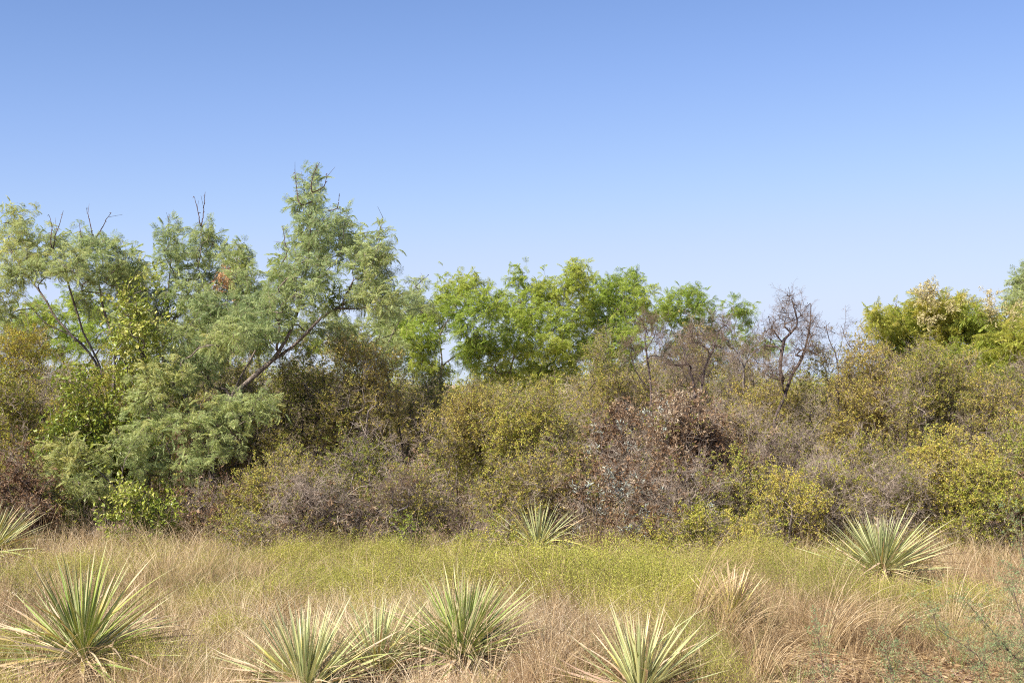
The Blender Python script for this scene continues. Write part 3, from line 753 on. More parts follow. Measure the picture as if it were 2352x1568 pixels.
mesquite('mesquite_tree', 'yellow green mesquite with two pale leafy spires on the right', (2170, 1200), 18.6,
    [[(2170, 1190), (2165, 1050), (2160, 950), (2165, 880), (2200, 820), (2230, 770), (2240, 720)],
     [(2162, 900), (2120, 850), (2090, 800), (2070, 750), (2060, 720)],
     [(2165, 880), (2150, 820), (2150, 760), (2140, 700)],
     [(2200, 830), (2260, 800), (2310, 810), (2345, 820)]],
    [(2030, 750, 34, 24), (2080, 735, 38, 26), (2110, 765, 44, 28), (2060, 790, 44, 28), (2150, 725, 40, 30), (2185, 715, 30, 24), (2180, 765, 46, 30), (2230, 740, 34, 28), (2240, 780, 44, 30), (2140, 810, 44, 28), (2200, 820, 44, 26), (2280, 790, 36, 34), (2320, 760, 34, 34), (2300, 850, 40, 34), (2080, 830, 44, 26), (2160, 860, 50, 26), (2250, 870, 50, 28), (2120, 700, 26, 20), (2020, 725, 28, 22), (2190, 700, 34, 20), (2250, 740, 30, 22), (2345, 850, 30, 40), (2340, 800, 30, 34)],
    'yellow', per=62, dens=1.6, tint=(.3, 1.0), depth=.6, parts=120,
    bare=[[(2045, 740), (2048, 718), (2056, 702)]],
    extra=[('pale', [(2128, 690, 12, 34, -.5), (2140, 672, 9, 14, -.5), (2122, 675, 8, 16, -.5), (2135, 730, 18, 20, -.5), (2275, 690, 8, 28, -.5), (2272, 722, 10, 18, -.5), (2190, 700, 30, 14, -.5), (2330, 740, 22, 44, -.6)], 26, (.1, .9), .75)])
mesquite('mesquite_tree', 'grey green mesquite cut off by the right edge behind the yellow one', (2370, 1180), 20.5,
    [[(2370, 1170), (2368, 1000), (2362, 850), (2355, 750), (2345, 650)]],
    [(2345, 655, 26, 30), (2335, 700, 28, 30), (2365, 700, 34, 34), (2345, 760, 34, 34), (2375, 640, 30, 34)],
    'blue', per=70, dens=1.8, tint=(.2, .7), depth=.3)
mesquite('mesquite_tree', 'bright yellow green mesquite spilling over the right edge shrubs', (2330, 1200), 17.6,
    [[(2330, 1190), (2325, 1000), (2315, 900), (2305, 830), (2310, 780)], [(2320, 950), (2270, 890), (2240, 860)]],
    [(2310, 790, 36, 30), (2340, 830, 36, 36), (2290, 850, 40, 32), (2240, 880, 40, 26), (2340, 900, 34, 30), (2270, 800, 34, 26), (2350, 770, 26, 30)],
    'yellow', per=50, dens=1.4, tint=(.4, 1.0), depth=.3)
# trees further back that close the gaps of the left crowns
mesquite('mesquite_tree', 'hazy mesquite seen through the gaps of the left crowns', (150, 1100), 22.5,
    [[(150, 1120), (150, 900), (140, 800), (120, 740)], [(150, 900), (230, 800), (260, 740)]],
    [(110, 720, 60, 30), (180, 700, 50, 30), (260, 730, 60, 34), (40, 760, 60, 34), (330, 760, 50, 30), (200, 780, 60, 30), (110, 790, 60, 30), (300, 640, 40, 30)],
    'green', per=44, dens=1.4, tint=(.2, .8), fs=1.2)
mesquite('mesquite_tree', 'yellowish mesquite seen behind the trunk of the tallest one', (600, 1100), 22.5,
    [[(600, 1120), (600, 900), (590, 800), (580, 740)], [(600, 900), (680, 820), (720, 790)]],
    [(500, 720, 50, 30), (600, 700, 50, 34), (640, 620, 24, 18), (650, 590, 18, 16), (560, 790, 60, 34), (470, 800, 60, 30), (720, 790, 40, 22), (650, 760, 44, 24), (540, 620, 30, 30)],
    'yellow', per=44, dens=1.3, tint=(.1, .6), fs=1.1)

# ------------------------------------------------------------------ bare branched trees
def bare_tree(label, base, d, guides, clumps, dens=.9, per=70, bark='bark_dark', rt=.0032, maxr=.03):
    b = np.array([wx(base, d), d, float(gz(wx(base, d), d)) - .02])
    t = empty('bare_tree', b, label, 'tree')
    G = [np.array([[wx(p[0], d), d + (p[2] if len(p) > 2 else 0), max(wz(p[1], d), b[2])] for p in g]) for g in guides]
    T = np.concatenate([ell(c[0], c[1], c[2], c[3], d, max(6, int(per * c[2] * c[3] / 2500)), U(-.3, .3)) for c in clumps])
    P, par, R, tip = grow(b, G, T, step=.09, rtip=rt, wob=.11, expo=2.5, maxr=maxr)
    lab = split_limbs(P, par, R)
    for l in range(lab.max() + 1): tubes('trunk' if l == 0 else 'limb', P, par, R, np.where(lab == l)[0], M[bark], t, b)
    I = np.where(R < .007)[0]; I = np.repeat(I, rng.poisson(dens, len(I))); D = dirs_at(P, par)[I]
    dr = D + rng.normal(0, .55, D.shape); n = len(I)
    scatter('twigs', 'bare_dark', P[I] - b, eul(dr), U(.4, .8, n), U(0, 1, n), t)
bare_tree('tall leafless grey tree whose forked crown stands alone against the sky', 1790, 17.2,
    [[(1790, 1180), (1770, 1050), (1779, 964), (1800, 915), (1815, 868), (1843, 820), (1855, 776), (1862, 740), (1863, 700)],
     [(1800, 900), (1792, 850), (1795, 812), (1800, 780), (1830, 750), (1828, 715), (1819, 688), (1812, 660)],
     [(1843, 820), (1862, 790), (1880, 778)], [(1800, 790), (1775, 755), (1765, 725)]],
    [(1815, 690, 22, 26), (1850, 710, 22, 26), (1835, 750, 30, 24), (1775, 750, 28, 26), (1865, 750, 22, 26), (1770, 790, 30, 20), (1880, 800, 20, 20), (1800, 730, 24, 24), (1845, 800, 40, 24), (1800, 850, 50, 26)], dens=.75, per=170, rt=.0034, maxr=.020)
bare_tree('dark forked leafless branches rising out of the brown shrub', 1600, 16.4,
    [[(1600, 1200), (1612, 1080), (1604, 1000), (1595, 948), (1595, 888), (1583, 852), (1570, 800), (1580, 760)],
     [(1595, 930), (1612, 890), (1619, 844), (1640, 800), (1651, 760)], [(1595, 960), (1560, 900), (1540, 850)]],
    [(1590, 780, 34, 34), (1640, 790, 30, 34), (1550, 830, 34, 34), (1610, 850, 40, 34), (1660, 740, 30, 22)], dens=1.3)
bare_tree('leafless tree with a grey twiggy mop left of the forked dark one', 1487, 17.6,
    [[(1487, 1150), (1490, 1000), (1495, 900), (1487, 828), (1482, 780), (1490, 735)], [(1486, 800), (1505, 770), (1510, 740)], [(1495, 900), (1460, 850), (1445, 800)]],
    [(1485, 745, 34, 26), (1500, 770, 30, 22), (1460, 800, 30, 24), (1520, 810, 26, 24)], dens=1.7)
bare_tree('slender pale leafless tree just left of the tall bare one', 1707, 17.8,
    [[(1707, 1150), (1712, 1000), (1707, 920), (1707, 836), (1685, 800), (1671, 776), (1659, 736)], [(1707, 850), (1725, 800), (1735, 770)], [(1700, 820), (1720, 770), (1700, 750)]],
    [(1665, 765, 30, 30), (1720, 790, 30, 26), (1690, 830, 30, 30), (1740, 830, 24, 26)], dens=.9, bark='bark_grey')
bare_tree('short leafless twigs poking above olive shrubs right of the tall bare tree', 1925, 17.0,
    [[(1925, 1150), (1925, 950), (1923, 830), (1905, 780), (1898, 735)], [(1923, 830), (1935, 780), (1942, 738)], [(1925, 850), (1960, 810), (1985, 780)]],
    [(1905, 760, 16, 20), (1938, 755, 12, 18), (1920, 800, 26, 14), (1965, 800, 26, 12)], dens=.35, per=30)
bare_tree('long leafless grey bough slanting beneath the shrubs by the middle yucca', 960, 14.0,
    [[(960, 1262), (915, 1215), (880, 1180), (850, 1160), (800, 1150)], [(915, 1215), (860, 1225), (790, 1235)], [(960, 1262), (1040, 1240), (1080, 1215), (1120, 1200)]],
    [(850, 1170, 40, 30), (800, 1200, 44, 24), (1060, 1200, 44, 30), (1120, 1230, 34, 16), (930, 1130, 50, 40)], dens=1.2, bark='bark_grey')
bare_tree('dark crooked leafless trunk at the far right under the shrubs', 2235, 15.2,
    [[(2235, 1250), (2215, 1210), (2225, 1180), (2260, 1140), (2300, 1100), (2340, 1070)], [(2300, 1100), (2290, 1020), (2320, 990), (2352, 1010)]],
    [(2300, 1130, 50, 40), (2340, 1060, 40, 40), (2250, 1180, 40, 34)], dens=1.3)

# ------------------------------------------------------------------ shrubs (label, px, top row, half width, distance, mix, options)
S = [
 ('golden leaved shrub filling the left edge under the spreading mesquite', 50, 745, 130, 17.9, {'gold': 1.5, 'bare': .3}, dict(tint=(.1, .8))),
 ('golden green shrub in front of the left mesquite trunks', 150, 830, 110, 16.9, {'gold': 1.4, 'bare': .25}, dict(tint=(.0, .7))),
 ('dark gold shrub low at the left edge above the yucca', 20, 900, 90, 16.5, {'gold': 1.3, 'bare': .6}, dict(tint=(.0, .7))),
 ('tangle of brown dead stems at the left edge behind the cropped yucca', 30, 1060, 90, 15.7, {'dead': 1.0, 'bare': .9, 'olive': .3}, dict(tint=(.1, .6))),
 ('broad leaved vine with yellowing leaves climbing the left mesquite', 320, 655, 62, 16.6, {'broad': .45}, dict(tint=(.1, .9), leafparts=220, per=.9, bark='bark', stems=4)),
 ('broad leaved green shrub below the left mesquite limbs', 205, 870, 90, 16.3, {'broad': .9, 'gold': .3}, dict(tint=(.1, .7), leafparts=240)),
 ('small round leaved lime bush at the foot of the tall mesquite', 335, 1130, 62, 15.3, {'broad': .6, 'bare': .6}, dict(tint=(.4, 1.0), leafparts=120, twig_s=.8)),
 ('shaded dark shrub behind the trunk of the tallest mesquite', 470, 960, 120, 17.6, {'olive': 1.0, 'bare': .9, 'dead': .3}, dict(tint=(.0, .5))),
 ('twiggy undergrowth shrub right of the lime bush', 500, 1130, 90, 15.9, {'dead': .7, 'bare': 1.1, 'olive': .4}, dict(tint=(.0, .5))),
 ('olive shrub right of the tallest mesquite trunk at ground level', 650, 1050, 95, 15.9, {'olive': 1.2, 'bare': .6}, dict(tint=(.1, .7))),
 ('tall olive shrub under the right limb of the tallest mesquite', 690, 805, 110, 17.3, {'olive': 1.3, 'bare': .5}, dict(tint=(.1, .7))),
 ('olive shrub mixed with grey twigs left of centre', 820, 795, 115, 17.2, {'olive': 1.3, 'bare': .5}, dict(tint=(.3, .9))),
 ('grey twiggy shrub with few leaves, low and left of centre', 840, 980, 105, 16.0, {'bare': 1.5, 'olive': .55}, dict(tint=(.2, .8))),
 ('pale olive shrub reaching up to the bright green mesquites', 945, 865, 110, 18.0, {'olive': 1.3, 'bare': .6}, dict(tint=(.2, .8))),
 ('low tangled grey shrub behind the centre yucca', 950, 1090, 110, 15.5, {'bare': 1.4, 'olive': .5, 'dead': .25}, dict(tint=(.2, .8))),
 ('rounded yellow olive shrub in the centre of the thicket', 1080, 900, 115, 16.9, {'olive': 1.3, 'bare': .6}, dict(tint=(.15, .8))),
 ('yellow olive shrub left of the brown shrub', 1245, 920, 125, 16.5, {'olive': 1.0, 'lime': .6, 'bare': .3}, dict(tint=(.3, .9))),
 ('low yellow flecked shrub above the middle yucca', 1180, 1075, 90, 15.5, {'olive': 1.1, 'bare': .6}, dict(tint=(.3, .9))),
 ('greyish olive shrub standing between two bare grey trees', 1390, 778, 85, 18.6, {'olive': 1.2, 'bare': .5}, dict(tint=(.3, .9))),
 ('brown shrub of curled dead leaves with silver tufts, left half', 1430, 950, 110, 16.2, {'dead': .8, 'bare': .7, 'silver': .12, 'olive': .4}, dict(tint=(.1, .7))),
 ('brown shrub of curled dead leaves round the dark forked branches', 1570, 925, 120, 16.0, {'dead': .85, 'bare': .9, 'silver': .14, 'olive': .3}, dict(tint=(.1, .8))),
 ('low dark brown dead leaf shrub beside the straw clump', 1395, 1080, 100, 15.4, {'dead': .95, 'bare': .9, 'silver': .14}, dict(tint=(.0, .6))),
 ('reddish brown dead shrub left of the low yellow bushes', 1560, 1060, 90, 15.4, {'dead': 1.0, 'bare': .8, 'silver': .16, 'olive': .15}, dict(tint=(.0, .6))),
 ('grey olive shrub behind the brown dead one', 1520, 830, 110, 19.2, {'olive': .9, 'bare': 1.0}, dict(tint=(.2, .7))),
 ('thin mixed shrub between the brown shrub and the tall bare tree', 1690, 930, 90, 16.7, {'olive': .8, 'bare': .8, 'dead': .4}, dict(tint=(.2, .7))),
 ('rusty olive shrub at the foot of the tall bare tree', 1755, 805, 75, 18.2, {'olive': 1.2, 'bare': .6}, dict(tint=(.5, 1))),
 ('olive shrub right behind the tall bare tree', 1900, 818, 95, 17.9, {'olive': 1.3, 'bare': .7}, dict(tint=(.2, .8))),
 ('yellow olive shrub left of the yellow green mesquite', 2000, 792, 100, 17.3, {'olive': 1.4, 'bare': .4}, dict(tint=(.4, 1))),
 ('twiggy olive shrub under the yellow green mesquite', 2110, 815, 105, 16.8, {'olive': 1.1, 'bare': .8}, dict(tint=(.3, .8))),
 ('olive shrub with dark twigs near the right edge', 2245, 830, 105, 16.7, {'olive': 1.0, 'bare': .9}, dict(tint=(.2, .8), bark='bark_dark')),
 ('dark leafed shrub against the right edge', 2335, 840, 90, 16.9, {'olive': .9, 'lime': .4, 'bare': .7}, dict(tint=(.1, .6), bark='bark_dark')),
 ('greyish shrub below the tall bare tree', 1800, 970, 100, 16.3, {'bare': 1.0, 'olive': .8}, dict(tint=(.2, .8))),
 ('yellow bush level with the brown shrub, right of it', 1720, 1060, 85, 15.6, {'lime': 1.0, 'bare': .5, 'olive': .3}, dict(tint=(.2, .8))),
 ('lowest bright yellow bush, in front of the brown shrub', 1560, 1185, 80, 15.1, {'lime': 1.5, 'bare': .2}, dict(tint=(.3, .9))),
 ('small yellow bush between the straw clump and the right yucca', 1790, 1110, 70, 15.1, {'lime': 1.3, 'bare': .4}, dict(tint=(.3, .9))),
 ('grey brush pile of dead twigs left of the right yucca', 1890, 1080, 85, 15.4, {'bare': 1.6, 'lime': .3}, dict(tint=(.3, .9))),
 ('olive shrub above the right yucca', 1960, 1000, 100, 15.9, {'olive': 1.0, 'bare': .8}, dict(tint=(.2, .8))),
 ('grey dead brush directly behind the right yucca', 2050, 1070, 80, 15.2, {'bare': 1.7, 'olive': .2}, dict(tint=(.1, .6))),
 ('bright yellow green bush right above the right yucca', 2165, 1020, 85, 15.3, {'lime': 1.6, 'bare': .25}, dict(tint=(.3, .9))),
 ('yellow green bush, lower one, beside the dark crooked trunk', 2240, 1050, 70, 14.9, {'lime': 1.4, 'bare': .3}, dict(tint=(.3, .9), bottom=.3)),
 ('dry dark brush in shade under the right edge shrubs', 2290, 1120, 95, 15.1, {'bare': 1.4, 'dead': .5}, dict(tint=(.0, .4), bark='bark_dark')),
 ('olive branches crossing the right edge above the dry brush', 2350, 980, 70, 15.7, {'lime': .7, 'olive': .5, 'bare': .6}, dict(tint=(.1, .7))),
 ('brown dry brush at the foot of the olive shrub left of centre', 720, 1110, 100, 15.2, {'bare': 1.2, 'olive': .6, 'dead': .3}, dict(tint=(.1, .6))),
 ('dull olive shrub low between centre yucca and brown shrub', 1290, 1060, 80, 15.7, {'olive': 1.0, 'bare': .7, 'dead': .2}, dict(tint=(.2, .8))),
 ('olive shrub half hidden behind the centre of the thicket', 1150, 905, 130, 19.5, {'olive': 1.2, 'bare': .4}, dict(tint=(.2, .8))),
 ('shrub behind the mesquite trunk where limbs part', 590, 815, 110, 19.0, {'olive': 1.2, 'bare': .6}, dict(tint=(.1, .6))),
 ('green shrub behind the broad leaved vine', 400, 860, 110, 18.8, {'olive': 1.0, 'gold': .4, 'bare': .4}, dict(tint=(.1, .6))),
 ('hidden olive shrub behind the right side bushes', 2060, 880, 120, 19.0, {'olive': 1.1, 'bare': .6}, dict(tint=(.1, .7))),
 ('back shrub behind the bare trees right of centre', 1650, 850, 120, 20.2, {'olive': .9, 'bare': .8}, dict(tint=(.2, .8))),
 ('shadowed olive shrub filling the gap left of the leaning trunk', 480, 830, 110, 20.2, {'olive': 1.3, 'bare': .5}, dict(tint=(.1, .7))),
 ('olive shrub behind the small grey green mesquite', 770, 800, 120, 20.4, {'olive': 1.3, 'bare': .5}, dict(tint=(.3, .9))),
 ('gold green shrub behind the left mesquite trunks', 250, 820, 120, 19.8, {'gold': 1.2, 'olive': .4}, dict(tint=(.1, .8))),
 ('small feathery green seedling bush before the low tangled grey shrub', 944, 1190, 30, 14.9, {'lime': 1.0}, dict(tint=(.0, .4), stems=3)),
 ('small olive seedling at the edge of the meadow under the tallest mesquite', 560, 1200, 42, 14.9, {'olive': 1.3}, dict(tint=(.2, .8), stems=3)),
 ('low green bush left of the middle yucca', 1120, 1225, 50, 14.6, {'lime': .9, 'bare': .4}, dict(tint=(.0, .5), stems=3)),
 ('low scruffy bush right of the lowest bright yellow bush', 1700, 1200, 50, 14.8, {'lime': .8, 'bare': .5}, dict(tint=(.1, .8), stems=3)),
 ('wispy grey shrub round the base of the slender pale leafless tree', 1700, 800, 60, 19.0, {'bare': 1.6, 'olive': .4}, dict(tint=(.4, 1), per=.7)),
 ('twiggy shrub just behind the forked dark branches', 1600, 790, 70, 18.6, {'bare': 1.7, 'olive': .35}, dict(tint=(.4, 1), per=.8)),
]
for (lab_, px, top, hw, d, mix, kw) in S:
    d = d - (1.15 if d < 16.05 else .7 if d < 17 else .3)
    kw.setdefault('bark', 'bark_dark' if rng.random() < .45 else 'bark_grey')
    shrub('shrub', lab_, px, top, hw, d, mix, group=None, **kw)

# ------------------------------------------------------------------ yuccas
def blade_mesh(mat, ln=.6, wd=.021, sag=.10, twist=0.0, curl=0.0, seg=7, fold=.35):
    A = Acc(); vs = []; ks = []; va = []
    for i in range(seg + 1):
        t = i / seg
        prof = (.75 + .9 * t if t < .3 else 1.02 * (1 - ((t - .3) / .7) ** 1.7)) if t < .999 else 0.02
        w = wd * .5 * max(prof, .03)
        a = twist * t; x = ln * t; z = -sag * t * t * ln + curl * math.sin(t * 5) * .02; y = curl * .03 * math.sin(t * 3.1 + curl * 9)
        c, s = math.cos(a), math.sin(a)
        for u_, f_ in ((-1, fold), (0, 0), (1, fold)):
            vs.append((x, y + u_ * w * c - f_ * w * s, z + u_ * w * s + f_ * w * c)); ks.append(abs(u_)); va.append(t)
    fs = []
    for i in range(seg):
        for j in (0, 1): a = 3 * i + j; fs.append((a, a + 1, a + 4, a + 3))
    A.add(vs, fs, ks, va)
    return A.mesh('yucca_blade', mat, True)
BL = {
 'g': [blade_mesh(M['yucca_green'], wd=U(.0115, .0155), sag=s, twist=U(-.3, .3)) for s in (.0, .03, .07, .12, .18)],
 'p': [blade_mesh(M['yucca_pale'], wd=U(.0110, .0150), sag=s, twist=U(-.3, .3)) for s in (.0, .04, .08, .14)],
 'y': [blade_mesh(M['yucca_yellow'], wd=.018, sag=s, twist=U(-.5, .5)) for s in (.05, .12, .2)],
 'd': [blade_mesh(M['yucca_dead'], wd=.015, sag=s, twist=U(-1.2, 1.2), curl=U(.5, 1.6)) for s in (.1, .25, .4, .55)],
 'b': [blade_mesh(M['yucca_brown'], wd=.017, sag=s, twist=U(-1.5, 1.5), curl=U(.8, 2)) for s in (.2, .4, .6)],
}
YUC = []
KINK = [blade_mesh(M['yucca_pale'], wd=.015, sag=.9, curl=.8), blade_mesh(M['yucca_yellow'], wd=.014, sag=.7, curl=1.2, twist=1.0), blade_mesh(M['yucca_green'], wd=.016, sag=.6)]
def yucca(label, px, crown_py, d, ln, n, live='g', spread=1.0, skirt=40, yellow=.08, lean=(0, 0), elmin=8, brown=0, sw=1.0, elmax=88, cen=.82):
    x = wx(px, d); z0 = wz(crown_py, d); g = float(gz(x, d)); z0 = max(z0, g + .05)
    b = np.array([x, d, g]); n = int(n * 1.9); YUC.append((x, d, ln))
    t = empty('yucca', b, label, 'yucca', 'yuccas growing in the meadow')
    A = Acc(); h = z0 - g
    for i in range(6):
        A.prism((0, 0, h * i / 6 - .03), (0, 0, h * (i + 1) / 6), .035 + .01 * (i % 2), .035 + .01 * ((i + 1) % 2))
    for i in range(30):
        a = U(0, 6.28); zz = U(.1, 1) * h
        A.leaf((math.cos(a) * .03, math.sin(a) * .03, zz), (math.cos(a), math.sin(a), U(-1.2, .2)), (-math.sin(a), math.cos(a), 0), U(.06, .12), .022, bend=U(-.3, .3), va=.5)
    obj('trunk', A.mesh('yucca_trunk', M['yucca_dead']), t)
    ga = 2.39996
    for i in range(n):
        f = i / n                                     # 0 = innermost upright, 1 = outermost
        el = math.radians(elmax - (elmax - elmin) * f ** .72 * spread + rng.normal(0, 4)); az = i * ga + U(-.15, .15)
        dr = np.array([math.cos(az) * math.cos(el) + lean[0], math.sin(az) * math.cos(el) + lean[1], math.sin(el)]); dr = unit(dr)
        kind = live
        if U(0, 1) < yellow * (.4 + 2 * f): kind = 'y'
        if live == 'g' and U(0, 1) < .2: kind = 'p'
        if f > .86 and U(0, 1) < .45: kind = 'd'
        ms = BL[kind]; me = ms[min(int(f * len(ms) + U(0, .8)), len(ms) - 1)]
        if U(0, 1) < .05: me = KINK[int(rng.integers(0, len(KINK)))]
        if f > .55 and U(0, 1) < .24: me = BL['d'][0]
        e = (rng.normal(0, .45), -math.asin(dr[2]), math.atan2(dr[1], dr[0]))
        s = ln / .6 * U(.82, 1.08) * (cen + (1.02 - cen) * min(1, f * 2.2))
        obj('leaf', me, t, np.array([dr[0] * .02, dr[1] * .02, h + U(-.05, .03) - f * .05]), e, (s, s * sw * U(.85, 1.2), s))
    for i in range(skirt):
        az = U(0, 6.283); el = math.radians(U(-62, 12))
        kind = 'b' if U(0, 1) < brown else 'd'
        ms = BL[kind]; s = ln / .6 * U(.45, .85)
        p0 = np.array([math.cos(az) * .035, math.sin(az) * .035, h * U(.55, .95)])
        if p0[2] + math.sin(el) * .6 * s < .01: el = math.asin(max(-1, min(1, (.012 - p0[2]) / (.6 * s))))
        obj('leaf', ms[int(rng.integers(0, 2))], t, p0, (U(-1, 1), -el, az), (s, s * U(.7, 1.2), s))
    return t
yucca('green yucca with straw lower leaves, alone at the bottom left', 195, 1492, 8.5, .72, 95, 'g', skirt=100, yellow=.14, elmin=2)
y6 = yucca('wide pale green yucca in front of the brush on the right, brown pod stalk inside', 2020, 1306, 12.3, .74, 180, 'p', skirt=34, yellow=.06, elmin=-8, sw=1.0, cen=.62)
yucca('green yucca at bottom centre with a full brown skirt', 1062, 1492, 8.4, .58, 140, 'g', skirt=120, yellow=.05, brown=.35, lean=(.05, 0))
yucca('silvery yucca cut off by the bottom edge, left of the centre yucca', 705, 1572, 8.0, .58, 120, 'p', skirt=30, lean=(-.05, 0), yellow=.1, elmin=10)
yucca('pale yucca with dark withered stalks, touching the centre yucca on its left', 868, 1525, 8.3, .48, 75, 'p', skirt=60, lean=(.1, 0), yellow=.1, brown=.75, elmin=25)
yucca('pale green yucca cut off by the bottom edge right of centre', 1468, 1640, 7.7, .54, 80, 'p', skirt=22, yellow=.14, elmin=20)
yucca('yucca half hidden in brush below the thicket centre', 1235, 1250, 13.7, .60, 70, 'p', skirt=40, yellow=.1, elmin=5, cen=.75)
yucca('yucca cropped by the left edge above the bottom left one', -20, 1262, 13.5, .66, 95, 'p', skirt=10, yellow=.2, elmin=5)
yucca('upright yucca wrapped in long straw grass', 1680, 1450, 9.9, .44, 55, 'y', skirt=10, yellow=.3, elmin=52, cen=.95)
yucca('small thin yucca under the lowest bright yellow bush', 1550, 1262, 13.7, .34, 34, 'p', skirt=6, yellow=.1, elmin=35)
yucca('tiny pale yucca left of the thin one at the brush foot', 1508, 1272, 13.8, .26, 26, 'p', skirt=4, yellow=.1, elmin=30)
yucca('small upright yucca at the brush foot above the centre yucca', 905, 1300, 13.3, .30, 26, 'p', skirt=4, yellow=.1, elmin=40)
# flower stalk of the right yucca
A = Acc(); q = [(-.03, -.02, .25), (-.035, -.05, .36), (-.045, -.07, .47), (-.05, -.08, .57)]
for i in range(3): A.prism(q[i], q[i + 1], .012 - .001 * i, .011 - .001 * i, va=.5)
for i in range(10):
    zz = U(.36, .57); a = U(0, 6.28)
    A.leaf((-.045, -.06, zz), (math.cos(a), math.sin(a), .9), rv(), .045, .022, bend=.3, va=.5)
obj('flower_stalk', A.mesh('flower_stalk', M['yucca_dead']), y6)

# ------------------------------------------------------------------ dry grass clumps that can be told apart
def grass_clump(label, px, py, n, L0, mat='straw', lean=(.25, 0), spread=.4, sag=1.2, wd=.0042, rad=.07, tintv=.5):
    d = dg(py); x = wx(px, d)
    t = tuft_mesh(M[mat], int(n * 1.5), L0, spread, wd * 1.15, sag, lean, rad, seg=9)
    o = obj('grass_clump', t, None, (x, d, float(gz(x, d)) - .01)); o['tint'] = tintv
    tag(o, label, 'dry grass', 'straw grass clumps in the meadow')
G_ = [
 ('tall straw grass arching right, left of the straw wrapped yucca', 1588, 1490, 60, (.6, 1.0), (.20, 0), .22, 1.3),
 ('long blond grass fanning right through the wrapped yucca', 1660, 1505, 60, (.5, .95), (.30, 0), .4, 1.7),
 ('straw grass leaning right at the left of the silvery yucca', 610, 1470, 80, (.45, .8), (.30, 0), .35, 1.2),
 ('pale straw mound between the centre and right bottom yuccas', 1270, 1590, 240, (.3, .6), (.1, 0), .9, 2.2),
 ('arching dry grass below the right yucca', 1900, 1500, 70, (.45, .8), (.35, 0), .35, 1.4),
 ('second arching dry grass right of the pale ground', 2010, 1490, 60, (.45, .8), (.40, 0), .4, 1.4),
 ('straw clump at the brush foot, right of the middle yucca', 1370, 1290, 150, (.45, .85), (.05, 0), .35, .8),
 ('taller straw clump left of the small thin yucca', 1420, 1285, 110, (.4, .75), (.05, 0), .4, .9),
 ('pinkish straw clump at the brush foot left of the right yucca', 1800, 1275, 150, (.35, .65), (.10, 0), .5, .9),
 ('straw tuft at the brush foot left of centre', 700, 1290, 100, (.4, .7), (.20, 0), .45, 1.4),
 ('straw tuft under the tallest mesquite trunk', 420, 1275, 90, (.35, .65), (-.1, 0), .7, 1.2),
 ('straw tuft left of the tallest mesquite trunk', 300, 1265, 80, (.3, .6), (.2, 0), .6, 1.2),
 ('single tall seed stalk beside the centre yucca', 1030, 1500, 5, (.8, 1.1), (.12, 0), .1, .3),
 ('thin dry grass in front of the bottom left yucca', 120, 1590, 70, (.3, .6), (.3, 0), .7, 1.6),
 ('straw stems at the centre of the silvery yucca', 760, 1580, 60, (.4, .7), (.3, 0), .5, 1.5),
 ('dry grass rising at the right of the pale ground', 2190, 1440, 30, (.5, .8), (.3, 0), .4, 1.8),
 ('thin straw stems in front of the centre yucca', 1045, 1575, 22, (.5, .75), (.1, 0), .3, .9),
 ('brownish grass at the bottom edge below the wrapped yucca', 1750, 1560, 80, (.35, .6), (.3, 0), .5, 1.4),
]
for a in G_:
    grass_clump(a[0], a[1], a[2], a[3], a[4], 'straw', a[5], a[6], a[7], tintv=float(U(.25, .6)))

# ------------------------------------------------------------------ meadow cover
def blob(px, py, lst):
    s = np.zeros_like(px)
    for (cx, cy, rx, ry, w) in lst: s += w * np.exp(-(((px - cx) / rx) ** 2 + ((py - cy) / ry) ** 2))
    return s
GREEN = [(350, 1290, 300, 45, 1.2), (750, 1300, 260, 50, 1.6), (850, 1360, 120, 40, 1.0), (1280, 1310, 130, 35, 1.6), (1460, 1340, 130, 60, 1.5), (1080, 1290, 160, 30, 1.3),
         (1600, 1380, 90, 80, 1.0), (1700, 1300, 150, 30, .7), (20, 1300, 120, 40, .7), (560, 1340, 120, 50, .9), (330, 1530, 60, 40, 1.0), (20, 1500, 50, 60, .9), (2050, 1370, 120, 40, .9), (2200, 1380, 120, 40, .8),
         (1900, 1300, 60, 60, .7), (1580, 1500, 120, 60, .7), (1900, 1560, 150, 40, .5), (540, 1480, 60, 60, .5), (1000, 1560, 60, 20, .2), (470, 1450, 70, 70, .9), (980, 1430, 70, 50, .7), (640, 1560, 50, 40, .6), (230, 1400, 70, 40, .6), (1240, 1560, 70, 40, .5), (1700, 1540, 70, 50, .7)]
BROWN = [(430, 1400, 170, 80, 1.3), (620, 1430, 160, 80, 1.0), (1290, 1420, 130, 90, 1.8), (60, 1400, 100, 60, 1.0), (1750, 1430, 120, 80, .8), (1500, 1480, 120, 60, .8), (1930, 1390, 80, 50, 1.0), (2280, 1330, 120, 60, 1.0),
         (450, 1520, 120, 50, 1.0), (780, 1420, 90, 60, 1.0), (2000, 1450, 300, 60, .5), (1250, 1500, 200, 50, 1.0), (950, 1420, 60, 60, .9), (1100, 1400, 160, 60, .7)]
BARE = [(1980, 1510, 230, 70, 1.2), (2200, 1480, 160, 60, .9), (1300, 1570, 100, 30, .6), (1830, 1450, 100, 40, .5), (2330, 1540, 100, 50, .6)]
